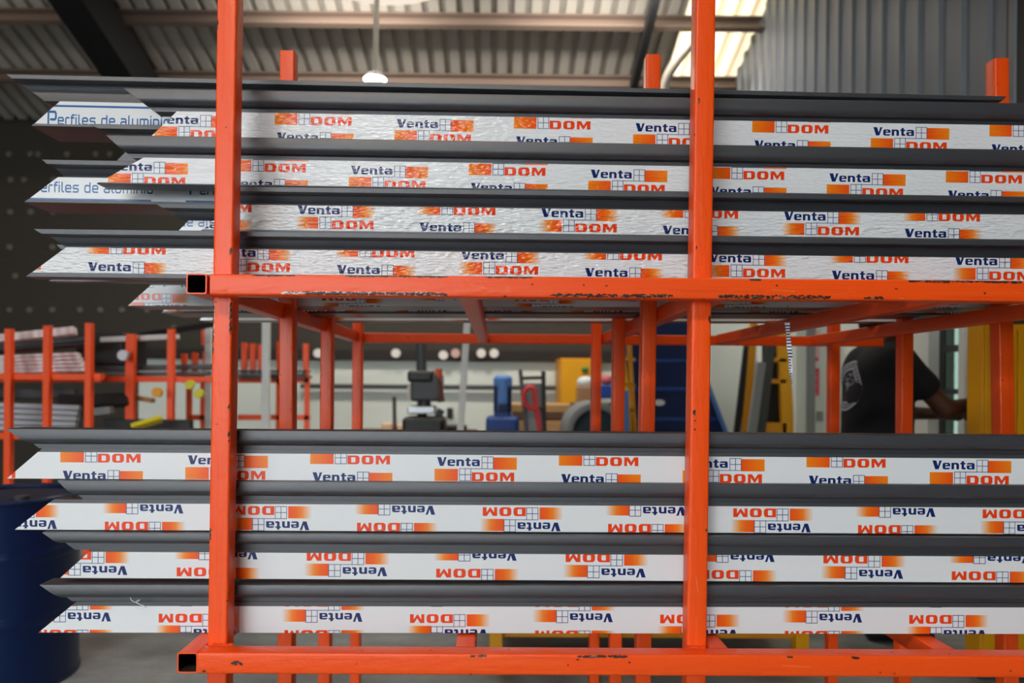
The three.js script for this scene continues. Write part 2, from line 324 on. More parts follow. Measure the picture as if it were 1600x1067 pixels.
// roof: corrugated sheets over purlins, two rafters, a translucent strip on the right
{
  const A = Math.atan(0.36), zs = -BACK - 0.3, len = 12 / Math.cos(A) * 0.82;
  const root = new THREE.Group(); root.name = 'ceiling'; root.userData = { kind: 'structure' }; scene.add(root);
  const P = 0.165, n = 6, one = [];
  for (let k = 0; k < n; k++) one.push([k * P, 0], [k * P + 0.095, 0], [k * P + 0.102, 0.055], [k * P + 0.158, 0.055]);
  one.push([n * P, 0]);
  const outline = [...one.map(([a, b]) => [a, b]), ...one.slice().reverse().map(([a, b]) => [a, b + 0.004])];
  // sheet along local -z (down slope at z = 0, up slope towards +z)
  const m = new THREE.Matrix4().makeBasis(V3(0, 0, 1), V3(1, 0, 0), V3(0, 1, 0));
  const g = extrude(outline, () => 0, () => len).applyMatrix4(m).rotateX(-A);
  const nS = 17;
  for (let k = 0; k < nS; k++) {
    const x = LEFT - 0.1 + k * n * P; if (x > RIGHT) break;
    const lit = x > 1.35 && x < 3.0;
    part(lit ? 'skylight_sheet' : 'roof_sheet', g, lit ? M.skylight : M.roof, root, V3(x, roofY(-zs) + 0.16, zs));
  }
  // the far slope behind the camera
  const zr = zs + len * Math.cos(A), yr = roofY(-zr) + 0.16;
  part('roof_deck', new THREE.BoxGeometry(RIGHT - LEFT + 0.6, 0.06, FRONT - zr + 1).rotateX(0.12).translate((LEFT + RIGHT) / 2, yr - 0.35, (zr + FRONT) / 2 + 0.2), M.roof, root);
  part('gable_infill', box(LEFT - 0.2, RIGHT + 0.2, yr - 0.1, yr + 0.2, zr - 0.3, zr + 0.3), M.roof, root);
  // purlins by their distance
  for (const Z of [8.35, 7.52, 6.78, 6.05, 5.3, 4.5, 3.7, 2.8, 1.9, 1.0, 0.1, -0.8]) {
    const g2 = extrude([[0, -0.03], [0, 0.03], [0.02, 0.03], [0.02, -0.02], [0.13, -0.02], [0.13, 0.03], [0.15, 0.03], [0.15, -0.03]], () => LEFT, () => RIGHT);
    part('purlin', g2.rotateX(-A), M.purlin, root, V3(0, roofY(Z) - 0.01, -Z));
  }
  for (const [x, w] of [[-3.75, 0.3], [1.42, 0.07], [4.6, 0.2]]) {
    const L = len - 0.3;
    part('rafter', new THREE.BoxGeometry(w, w > 0.1 ? 0.4 : 0.12, L).rotateX(-A).translate(x, (roofY(BACK) + roofY(-zr)) / 2 - (w > 0.1 ? 0.2 : 0.04), (-BACK + zr) / 2), M.rafter, root);
  }
}
// pale sunlit pipe under the translucent strip, dark truss mass below
tag(part('roof_pipe', tube([at(1086, 60, 6.6), at(1060, 92, 6.9), at(1042, 122, 7.2), at(1036, 146, 7.4)], 0.05), M.cream), 'pale roof drain pipe slanting down at the far right corner of the hall', 'pipe');
// pale discs on the dark wall, standing in for daylight through its holes
{
  const g = new THREE.CylinderGeometry(0.032, 0.032, 0.02, 14).rotateX(Math.PI / 2), mat = std('#6a6660', 0.7);
  const rows = { 241: [14, 48, 60, 105, 150, 172], 281: [17, 38, 84, 118], 331: [16, 48, 83], 386: [15, 82], 431: [24, 60, 98], 484: [15, 46, 82, 125, 157, 191, 230], 512: [80, 272] };
  for (const [y, xs] of Object.entries(rows)) for (const x of xs) part('hole_light_disc', g, mat, wallBack, at(x, +y, BACK - 0.005));
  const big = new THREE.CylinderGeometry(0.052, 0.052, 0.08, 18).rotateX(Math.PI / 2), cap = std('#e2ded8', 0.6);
  for (const x of [498, 619, 693, 712, 752, 772]) part('hole_light_disc_wide', big, x === 712 ? std('#c9a39c', 0.6) : cap, wallBack, at(x, 552 + (x === 693 ? 3 : 0), BACK - 0.12));  // wider, whiter discs for holes where more outside light comes through
}
// conduit along the back wall
tag(part('wall_pipe', rod(at(470, 603, BACK - 0.1), at(872, 606, BACK - 0.1), 0.028), M.darkGrey), 'dark horizontal pipe running along the pale back wall', 'pipe');

// ------------------------------------------------------------------ lamps
ADDED_LAMPS.forEach(([x, y, z, l, w, power, tilt = 0], i) => {
  const where = z > 0 ? ['over the front aisle near the rack', 'over the front aisle at left'][i]
    : ['over the back, near its middle', 'over the back, beside the side wall', 'over the back, far left'][i - 2];
  const t = thing('added_lamp', 'added unseen LED lamp hung high ' + where, 'lamp', null, V3(x, y, z));
  part('housing', box(-l / 2, l / 2, 0, 0.06, -w / 2, w / 2, 0.01).rotateX(tilt), M.white, t);
  part('diffuser', box(-l / 2 + 0.02, l / 2 - 0.02, -0.008, 0, -w / 2 + 0.02, w / 2 - 0.02).rotateX(tilt), M.glow, t);
  for (const s of [-1, 1]) part('suspension_wire', rod(V3(s * l * 0.4, 0.06, 0), V3(s * l * 0.4, Math.max(0.4, Math.min(2, roofY(-z) - y)), 0), 0.004), M.darkGrey, t);
  const L = new THREE.RectAreaLight('#fff4e8', power, l - 0.06, w - 0.06);
  L.position.set(x, y - 0.02 * Math.cos(tilt), z - 0.02 * Math.sin(tilt)); L.lookAt(x, y - Math.cos(tilt), z - Math.sin(tilt)); L.castShadow = true; L.name = 'added_lamp_glow'; scene.add(L);
});
{ // wide white dish with a bulb on a long rod
  const top = at(590, -66, 5.2), t = thing('pendant_lamp', 'white pendant lamp, glowing bell on a long rod under a wide pale dish', 'lamp', null, top);
  const dish = new THREE.LatheGeometry([[0.001, 0.03], [0.2, 0.02], [0.5, -0.02], [0.64, -0.01], [0.66, 0.03], [0.5, 0.08], [0.1, 0.12], [0.001, 0.12]].map((p) => new THREE.Vector2(...p)), 40);
  part('dish', dish, M.glowSoft, t);
  const drop = at(586, 122, 5.2).sub(top);
  part('rod', rod(V3(0, 0, 0), drop, 0.02), M.cream, t);
  part('collar', rod(V3(0, 0, 0), V3(drop.x * 0.12, drop.y * 0.12, 0), 0.045), M.cream, t);
  const bell = new THREE.LatheGeometry([[0.02, 0.05], [0.03, 0.04], [0.055, 0.025], [0.08, 0.0], [0.084, -0.01], [0.08, -0.012], [0.055, 0.015]].map((p) => new THREE.Vector2(...p)), 28).translate(drop.x, drop.y, 0);
  part('bell', bell, M.white, t);
  part('bulb', new THREE.SphereGeometry(0.062, 20, 14).scale(1, 0.55, 1).translate(drop.x, drop.y - 0.018, 0), new THREE.MeshStandardMaterial({ color: '#ffffff', emissive: '#f4ffdc', emissiveIntensity: 2 }), t);
  const p = new THREE.PointLight('#fbffe8', 1.5); p.position.set(top.x + drop.x, top.y + drop.y - 0.02, top.z); p.castShadow = true; p.name = 'pendant_bulb_light'; scene.add(p);
}

// ------------------------------------------------------------------ the orange rack
const Z1 = 1.42, ZB = 1.38, TUBE = 0.04;
const upTop = EYE + 0.204, lowTop = EYE - 0.537;
const rack = thing('storage_rack', 'orange square-tube steel rack in front, holding two stacks of grey profiles', 'rack', null, V3(0, 0, -Z1));
const frontPaint = paintMat(paintTexture(3.0, []));
const postPaint = [
  paintMat(paintTexture(2.2, [[1.36, 1.43, 0.1555, 'pale', 0.003], [1.33, 1.43, 0.156, 'dark', 0.002], [1.37, 1.43, 0.1205, 'dark', 0.003], [0.955, 0.975, 0.1555, 'dark', 0.003], [1.22, 1.225, 0.121, 'dark', 0.003], [1.165, 1.17, 0.121, 'dark', 0.003], [1.53, 1.54, 0.122, 'dark', 0.003], [1.98, 2.0, 0.156, 'dark', 0.002]])),
  paintMat(paintTexture(2.2, [[1.845, 1.852, 0.15, 'dark', 0.004], [1.4, 1.41, 0.121, 'dark', 0.003], [1.21, 1.222, 0.149, 'dark', 0.005], [1.55, 1.552, 0.15, 'dark', 0.002]])),
  paintMat(paintTexture(2.2, [])),
];
{
  // a post from the floor to its top; px: [px at y = 594, tilt], Z depth
  const H0 = EYE + 0.875, gp = steelTube(H0).rotateZ(Math.PI / 2);
  const posts = [
    [351.5, Z1, 0.0075, 0], [450, 1.88, -0.004, 0], [511.5, 2.33, 0, 0.3], [559, 2.87, 0, 0.5],
    [1090.5, Z1, 0.007, 0.7], [1011, 1.88, 0.009, 0.2], [965.5, 2.33, 0.003, 0.4], [931, 2.87, 0, 0.9],
    [1829, Z1, 0, 0.1], [1566, 1.88, -0.024, 0.6], [1413, 2.33, 0, 0.8], [1302, 2.87, 0, 0.25],
  ];
  posts.forEach(([px, Z, lean, s], i) => {
    const p = at(px, 594, Z + TUBE / 2), m = part('post', gp, postPaint[i === 0 ? 0 : i === 4 ? 1 : 2], rack, V3(p.x - lean * EYE * -1, 0, -(Z + TUBE / 2) + Z1));
    m.position.x = p.x - lean * EYE; m.rotation.z = -lean;
  });
  // beams along the front and the back; their visible side runs in the texture from v = 0
  const x0 = at(328, 450, ZB).x, x1 = 1.75, L = x1 - x0;
  const beamMat = (chips) => paintMat(paintTexture(L, chips));
  // outline starts at +y +z corner: arc, top (z decreasing), back, bottom, front
  const pxm = (px) => at(px, 450, ZB).x - x0;
  const upper = beamMat([[pxm(442), pxm(690), 0.1215, 'pale', 0.004], [pxm(480), pxm(700), 0.121, 'dark', 0.004], [pxm(862), pxm(1050), 0.121, 'dark', 0.005], [pxm(1124), pxm(1300), 0.121, 'dark', 0.006],
    [pxm(395), pxm(460), 0.1555, 'dark', 0.002], [pxm(540), pxm(700), 0.1555, 'dark', 0.002], [pxm(760), pxm(830), 0.1555, 'dark', 0.002], [pxm(1170), pxm(1190), 0.1555, 'dark', 0.003], [pxm(1420), pxm(1595), 0.1545, 'dark', 0.003], [pxm(1350), pxm(1380), 0.121, 'dark', 0.003]]);
  const lower = beamMat([[pxm(755), pxm(778), 0.154, 'dark', 0.003], [pxm(922), pxm(998), 0.154, 'dark', 0.003], [pxm(1350), pxm(1362), 0.154, 'dark', 0.003], [pxm(1250), pxm(1256), 0.156, 'dark', 0.003], [pxm(335), pxm(340), 0.121, 'dark', 0.003], [pxm(380), pxm(396), 0.138, 'dark', 0.006]]);
  const gb = steelTube(L, 0.04, 0.042);
  part('beam', gb, upper, rack, V3(x0, upTop - 0.021, -ZB - 0.02 + Z1));
  const x0b = at(309, 1038, ZB).x;
  part('beam', steelTube(x1 - x0b, 0.04, 0.042), lower, rack, V3(x0b, lowTop - 0.021, -ZB - 0.02 + Z1));
  const xr = at(552, 525, 2.93).x;
  for (const y of [upTop - 0.032, lowTop - 0.021]) part('beam', steelTube(1.6 - xr, 0.04, 0.04), frontPaint, rack, V3(xr, y, -2.93 + Z1));
  // arms from front to back
  const arm = (pxTop, pxLow, z0) => {
    for (const [px, py, y] of [[pxTop, 450, upTop], [pxLow, 1000, lowTop]]) {
      const Lz = 2.9 - z0, g = steelTube(Lz).rotateY(Math.PI / 2), x = at(px, py, z0).x; // runs towards -z
      if (z0 === ZB) part('arm_bore', extrude(roundRect(0.0349, 0.0349, 0.003, 2), () => 0.001, () => Lz - 0.001, [roundRect(0.0338, 0.0338, 0.0028, 2)]).rotateY(Math.PI / 2), M.bore, rack, V3(x, y - 0.02, -z0 + Z1)).rotation.x = y === upTop ? -0.006 : 0;
      const m = part('arm', g, frontPaint, rack, V3(x, y - 0.02, -z0 + Z1)); if (y === upTop) m.rotation.x = -0.006;
    }
  };
  arm(307, 293, ZB); arm(1125, 1123, Z1); arm(732, 727, Z1); arm(1490, 1477, Z1);
  arm(1795, 1793, Z1);
  // weld beads where posts meet beams
  for (const [px, y] of [[351, upTop], [1089, upTop], [349, lowTop], [1086, lowTop]]) {
    const pts = []; for (let k = 0; k <= 10; k++) pts.push(V3(-0.02 + 0.004 * k, 0.001 * Math.sin(k * 2.3), 0));
    part('weld_bead', tube(pts, 0.0035, 30, 6), frontPaint, rack, V3(at(px, y === upTop ? 437 : 1005, Z1).x, y + 0.001, 0.001));
  }
}

// ------------------------------------------------------------------ aluminium profiles
const RIGHT_END = 1.72;
const mm = (l) => l.map(([y, z]) => [y / 1000, z / 1000]);
function noseRail({ band2, band, curve, nose, d = 15 }) { // measured up from the top of the filmed face (y = 0 there)
  const b0 = band2, b1 = b0 + band, c1 = b1 + curve, t = c1 + nose, l = [[b0, -34], [b0, -4], [b1 - 1, -4], [b1, -3]];
  for (let i = 0; i <= 8; i++) { const a = i / 8 * Math.PI / 2; l.push([c1 - curve * Math.cos(a) * 0.98, -2 + (d + 2) * Math.sin(a)]); }
  l.push([t - 2, d], [t - 0.6, d - 0.6], [t, d - 2], [t, -34]);
  return { loop: mm(l), top: t / 1000, bottom: b0 / 1000, d: d / 1000 };
}
function hookRail({ band, recess, lip, d = 22 }) {
  const r = band + recess, t = r + lip;
  return { loop: mm([[0, -34], [0, -0.5], [band, -8], [r, -8], [r, d - 1], [r + 0.6, d], [t - 0.8, d], [t, d - 0.8], [t, d - 12], [r + 2, d - 13], [r + 2, -34]]), top: t / 1000, bottom: 0, d: d / 1000 };
}
// row: white top edge at px 410 and 1580 (wy), distance Z, cuts in px: rail [at top, at bottom], plate [at top, at bottom]
function profile(row) {
  const { Z, wy, rail, plate, face = 57, lipBelow = 0, deep = 34, mat = M.alu, film, label, group, end } = row;
  const A = at(410, wy[0], Z), B = at(1580, wy[1], Z), tilt = Math.atan2(B.y - A.y, B.x - A.x), c = Math.cos(tilt), s = Math.sin(tilt);
  const t = thing('aluminium_profile', label, 'profile', group, A); t.rotation.z = tilt;
  const loc = (px, py, z = Z) => { const p = at(px, py, z).sub(A); return [p.x * c + p.y * s, -p.x * s + p.y * c]; };
  const yl = (px) => wy[0] + (wy[1] - wy[0]) * (px - 410) / 1170; // pixel row of the white top edge at px
  const xEnd = end ? loc(end, yl(end))[0] : (RIGHT_END - A.x) / c, fh = face / 1000, sc = 1000 * Z / F;
  const R = row.shape, xa = loc(rail[0], yl(rail[0]) - R.top * 1000 / sc, Z - R.d)[0], xb = loc(rail[1], yl(rail[1]))[0];
  const cutR = (y) => xa + (xb - xa) * (R.top - y) / (R.top - R.bottom), endR = (y) => end ? xEnd - (R.top - y) * 0.9 : xEnd;
  part('rail', extrude(R.loop, cutR, endR), mat, t);
  const pa = loc(plate[0], yl(plate[0]))[0], pb = loc(plate[1], yl(plate[1]) + face / sc)[0];
  const cutP = (y) => pa + (pb - pa) * (-y / fh), endP = (y) => end ? xEnd - 0.03 + y * 0.9 : xEnd;
  const top = R.bottom, low = -fh - lipBelow / 1000;
  const lp = lipBelow ? [[-fh, 0], [-fh, 0.002], [low + 0.001, 0.002], [low, 0.001]] : [[low, 0]];
  const dz = -deep / 1000, outline = [[top, dz], [top, -0.001], [0, -0.001], [0, 0], ...lp, [low, dz]];
  part('plate', extrude(outline, cutP, endP, [[[-0.003, dz + 0.003], [-0.003, -0.004], [-fh + 0.003, -0.004], [-fh + 0.003, dz + 0.003]]]), mat, t);
  if (!film) return t;
  const { mat: fm, anchor, flip, period = PER_X, at: kind } = film;
  let uvAt;
  if (kind === 'blue') { // anchor: left end of the blue line's upper edge
    const [ax, ay] = loc(...anchor); uvAt = (x, y) => [(x - ax) / 0.37, 1 - 8 / 128 + (y - ay) / 0.06];
  } else {
    const [ax, ay] = loc(...anchor), k = flip ? -1 : 1; uvAt = (x, y) => [FILM_U0 + k * (x - ax) / period, FILM_V0 + k * (y - ay) / PER_Y];
  }
  part('protective_film', extrude([[-0.0005, 0.0002], [-0.0005, 0.0006], [-fh + 0.0005, 0.0006], [-fh + 0.0005, 0.0002]], cutP, endP, [], uvAt), fm, t);
  return t;
}
const NU = noseRail({ band2: 0, band: 10, curve: 14, nose: 20 }), NL = noseRail({ band2: 7, band: 10, curve: 13, nose: 19 }), NL3 = noseRail({ band2: 3, band: 15, curve: 10, nose: 15 }), NL4 = noseRail({ band2: 8, band: 10, curve: 12, nose: 18 });
const T0 = hookRail({ band: 15, recess: 8, lip: 11 }), TB = hookRail({ band: 30, recess: 11, lip: 10.5 });
const ZL = 1.485, G = null;
const px2m = (p, Z) => p * Z / F;
const ROWS = [
  // upper shelf, front column
  { Z: 1.567, wy: [176, 195.5], rail: [192, 240], plate: [277, 236], shape: NU, film: { mat: MF.solidRough, anchor: [993, 192.5], period: px2m(373, 1.567) }, label: 'dark grey profile with round nose, topmost of the front column on the upper shelf' },
  { Z: 1.567, wy: [249, 267.5], rail: [165, 205], plate: [225, 155], lipBelow: 3, deep: 48, shape: NU, film: { mat: MF.solidRough, anchor: [923, 265], period: px2m(374, 1.567) }, label: 'dark grey profile with round nose, second from the top on the upper shelf' },
  { Z: 1.543, wy: [320, 335], rail: [333, 367], plate: [365, 317], face: 55.5, lipBelow: 6, shape: T0, film: { mat: MF.fadeRough, anchor: [846, 326], period: px2m(380, 1.543) }, label: 'dark grey thin-lipped profile, third down on the upper shelf, ending right at the post' },
  { Z: 1.511, wy: [389.5, 403], rail: [52, 102], plate: [104, 50], face: 55.5, lipBelow: 9.6, shape: T0, film: { mat: MF.fadeRough, anchor: [914, 418.5], period: px2m(387, 1.511) }, label: 'dark grey thin-lipped profile with wrinkled film, lowest on the upper shelf' },
  // upper shelf, column behind
  { Z: 1.65, wy: [165, 190.5], rail: [9, 69], plate: [94, 54], face: 54, lipBelow: 6, deep: 105, shape: TB, end: 1562, film: { mat: MF.blue, at: 'blue', anchor: [69, 163.5] }, label: 'grey profile with blue-lettered film, topmost behind the front column, sticking out farthest left' },
  { Z: 1.65, wy: [226, 247], rail: [137, 200], plate: [212, 175], face: 54, shape: T0, label: 'grey profile without print, wedged second behind the front column on the upper shelf' },
  { Z: 1.65, wy: [282, 302], rail: [65, 101], plate: [91, 44], face: 54, lipBelow: 7, deep: 105, shape: T0, film: { mat: MF.blue, at: 'blue', anchor: [42, 309] }, label: 'grey profile with blue lettering over a blue line, behind the second front profile' },
  { Z: 1.65, wy: [346, 362], rail: [242, 287], plate: [295, 260], face: 54, shape: T0, film: { mat: MF.blue, at: 'blue', anchor: [190, 362] }, label: 'grey profile behind the post, between the blue-lettered one and the lowest front one' },
  { Z: 1.65, wy: [411, 425], rail: [88, 118], plate: [120, 76], face: 48, shape: T0, label: 'grey profile hidden behind the lowest front one, its dark underside showing below' },
  // deeper columns of the upper shelf
  { Z: 1.945, wy: [446, 449.5], deep: 110, rail: [205, 235], plate: [236, 200], shape: NU, film: { mat: MF.fade, anchor: [597, 488], flip: true }, label: 'profile with upside-down print showing below the upper front beam, behind the second posts' },
  { Z: 2.13, wy: [457, 460], deep: 150, lipBelow: 6, rail: [240, 275], plate: [275, 255], shape: NU, film: { mat: MF.fade, anchor: [700, 493], flip: true }, label: 'profile seen as a dark strip under the upper shelf, third column from the front' },
  { Z: 2.395, wy: [474.5, 477], deep: 90, rail: [285, 330], plate: [330, 312], shape: NU, film: { mat: MF.fade, anchor: [660, 496], flip: true }, label: 'profile seen as a thin white and orange strip, deepest on the upper shelf' },
  // lower shelf
  { Z: ZL, wy: [708, 716], rail: [9, 59], plate: [60, 11], shape: NL, film: { mat: MF.solid, anchor: [683, 714], period: px2m(388, ZL) }, label: 'dark grey profile with upright print, topmost on the lower shelf' },
  { Z: ZL, wy: [787, 792.5], rail: [89, 128], plate: [77, 23], shape: NL, film: { mat: MF.fade, anchor: [876, 830], flip: true, period: px2m(392, ZL) }, label: 'dark grey profile with upside-down print, second from the top on the lower shelf' },
  { Z: ZL, wy: [863, 869], rail: [65, 115], plate: [140, 94], shape: NL3, face: 56, film: { mat: MF.fade, anchor: [1411, 904], flip: true, period: px2m(404, ZL) }, label: 'dark grey profile with upside-down print, third from the top on the lower shelf' },
  { Z: ZL, wy: [946.5, 948.5], rail: [61, 111], plate: [112, 60], shape: NL4, film: { mat: MF.fade, anchor: [1347, 972.5], flip: true, period: px2m(391, ZL) }, label: 'dark grey profile with upside-down print, lowest of all, just above the bottom beam' },
];
for (const r of ROWS) profile({ ...r, group: 'aluminium profiles stacked on the orange rack' });

// peeled strip of film hanging from the upper shelf, a curl of swarf
{
  const t = thing('film_strip', 'twisted strip of peeled film hanging from the upper shelf right of the post', 'film strip');
  const Z = 1.6, a = at(1231, 476, Z), b = at(1230, 505, Z);
  part('thread', rod(a, b, 0.0006), M.darkGrey, t);
  const pos = [], uv = [], idx = [], n = 60, pts = [[1230, 504], [1232, 530], [1235, 560], [1236, 585], [1239, 607]].map(([x, y]) => at(x, y, Z)), cv = new THREE.CatmullRomCurve3(pts);
  for (let i = 0; i <= n; i++) { const p = cv.getPoint(i / n), a2 = 0.5 + Math.sin(i / n * 9) * 0.7, w = 0.0055 * (1 - 0.75 * Math.pow(i / n, 3)); for (const s of [-1, 1]) { pos.push(p.x + s * w * Math.cos(a2), p.y, p.z + s * w * Math.sin(a2)); uv.push(i / n, (s + 1) / 2); } if (i < n) idx.push(2 * i, 2 * i + 1, 2 * i + 2, 2 * i + 1, 2 * i + 3, 2 * i + 2); }
  const g = new THREE.BufferGeometry(); g.setAttribute('position', new THREE.Float32BufferAttribute(pos, 3)); g.setAttribute('uv', new THREE.Float32BufferAttribute(uv, 2)); g.setIndex(idx); g.computeVertexNormals();
  const c = document.createElement('canvas'); c.width = 512; c.height = 64; const ctx = c.getContext('2d'); ctx.fillStyle = '#dfe4ea'; ctx.fillRect(0, 0, 512, 64); ctx.fillStyle = '#1b2a58';
  for (let x = 20; x < 470; x += 22) ctx.fillRect(x, x > 250 ? 20 + (x % 3) * 8 : 0, 9, x > 250 ? 40 : 64);
  const tx = new THREE.CanvasTexture(c); tx.colorSpace = THREE.SRGBColorSpace;
  part('ribbon', g, new THREE.MeshStandardMaterial({ map: tx, roughness: 0.3, side: THREE.DoubleSide }), t);
  const S = [[203, 933], [206, 938], [213, 941], [219, 937], [212, 940], [218, 944], [224, 946], [229, 949]].map(([x, y], i) => at(x, y, ZL - 0.018 - 0.0006 * i));
  tag(part('metal_shaving', tube(S, 0.0009, 50, 5), M.raw), 'bright curl of metal swarf on the lowest profile left of the post', 'shaving');
}

// ------------------------------------------------------------------ blue drum on the left
{
  const Z = 3.0, c = at(2, 1000, Z), R = 0.275, hgt = 0.795, t = thing('steel_drum', 'dark blue steel drum standing on the floor at far left', 'drum', null, V3(c.x, 0, -Z - 0.02));
  const pr = [[0.001, 0.02], [R - 0.01, 0.02], [R - 0.006, 0], [R + 0.006, 0], [R + 0.006, 0.02], [R, 0.03]];
  for (const y of [0.29, 0.55]) pr.push([R, y - 0.03], [R + 0.008, y - 0.015], [R + 0.012, y], [R + 0.008, y + 0.015], [R, y + 0.03]);
  pr.push([R, hgt - 0.03]);
  part('shell', new THREE.LatheGeometry(pr.map((p) => new THREE.Vector2(...p)), 64), M.drum, t);
  part('rim', new THREE.TorusGeometry(R, 0.011, 10, 64).rotateX(Math.PI / 2).translate(0, hgt - 0.02, 0), M.drum, t);
  part('lid', new THREE.CylinderGeometry(R - 0.005, R - 0.005, 0.012, 48).translate(0, hgt - 0.035, 0), std('#051737', 0.7), t);
  part('bung', new THREE.CylinderGeometry(0.03, 0.03, 0.02, 16).translate(0.12, hgt - 0.02, 0.08), M.darkGrey, t);
}

// ------------------------------------------------------------------ second rack on the left with bundled profiles
{
  const Z = 4.4, t = thing('background_rack', 'out-of-focus orange rack at left holding bundles of long profiles', 'rack', null, at(75, 600, Z).setY(0));
  const o = t.position, rel = (px, py, z) => at(px, py, z).sub(o);
  for (const [px, top, z, w] of [[15, 514, Z, 0.04], [75, 509, Z, 0.04], [140, 505, Z, 0.04], [205, 522, 4.9, 0.06], [268, 514, 4.9, 0.045], [-50, 516, Z, 0.04]]) {
    const a = rel(px, top, z), g = new RoundedBoxGeometry(w, a.y, 0.04, 2, 0.004).translate(a.x, a.y / 2, a.z); part('post', g, M.orange, t);
  }
  for (const [x0, x1, y, z] of [[-80, 160, 588, Z + 0.03], [150, 345, 592, 4.94], [-80, 40, 680, Z + 0.03], [-80, 160, 592, Z + 0.45]]) { const a = rel(x0, y, z), b = rel(x1, y + 1, z); part('beam', bar(a, b, 0.04, 0.04), M.orange, t); }
  for (const px of [15, 75, 140]) { const a = rel(px, 588, Z + 0.05), b = rel(px + (560 - px) * 0.06, 589, Z + 0.6); part('arm', bar(a, b, 0.035, 0.035), M.orange, t); }
}
{
  const Z = 5.9, t = thing('divider_rack', 'distant orange rack with upright dividers in front of the pale wall', 'rack', null, at(400, 600, Z).setY(0));
  const o = t.position, rel = (px, py, z) => at(px, py, z).sub(o);
  for (const [px, y0, y1] of [[288, 553, 582], [305, 551, 582], [322, 549, 582], [320, 516, 540], [382, 536, 590], [395, 537, 590], [408, 538, 590], [437, 534, 590], [478, 537, 590]]) { const a = rel(px, y0, Z), b = rel(px, y1, Z); part('divider', bar(a, b, 0.042, 0.04), M.orange, t); }
  for (const [x0, x1, y] of [[285, 325, 594], [372, 484, 594], [372, 484, 652], [300, 340, 652]]) part('beam', bar(rel(x0, y, Z + 0.05), rel(x1, y, Z + 0.05), 0.045, 0.04), M.orange, t);
  for (const [px] of [[318], [436], [480], [296]]) { const a = rel(px, 590, Z + 0.05); part('post', new RoundedBoxGeometry(0.04, a.y, 0.04, 2, 0.004).translate(a.x, a.y / 2, a.z), M.orange, t); }
  for (const [x0, x1, y, k] of [[374, 480, 580, 0], [376, 478, 585, 1], [374, 482, 589, 0], [286, 330, 587, 0]]) tag(part('dark_bar', bar(at(x0, y, Z + 0.02), at(x1, y, Z + 0.02), 0.02, 0.25), k ? M.midGrey : M.darkGrey), ['', 'thin dark bar, ' ][1] + ['lowest in the distant divider rack', 'middle of three in the distant divider rack', 'topmost in the distant divider rack', 'left end of the distant divider rack'][[589, 585, 580, 587].indexOf(y)], 'bar');
  for (const [px, y0, y1, w] of [[327, 498, 842, 0.05], [416, 503, 842, 0.055]]) tag(part('white_post', bar(at(px, y0, Z - 0.25), at(px - 1, y1, Z - 0.25), w, 0.05), M.white), px < 400 ? 'white upright bar just left of the front rack post, far behind' : 'tall white upright bar between the front post and the second posts', 'bar');
}
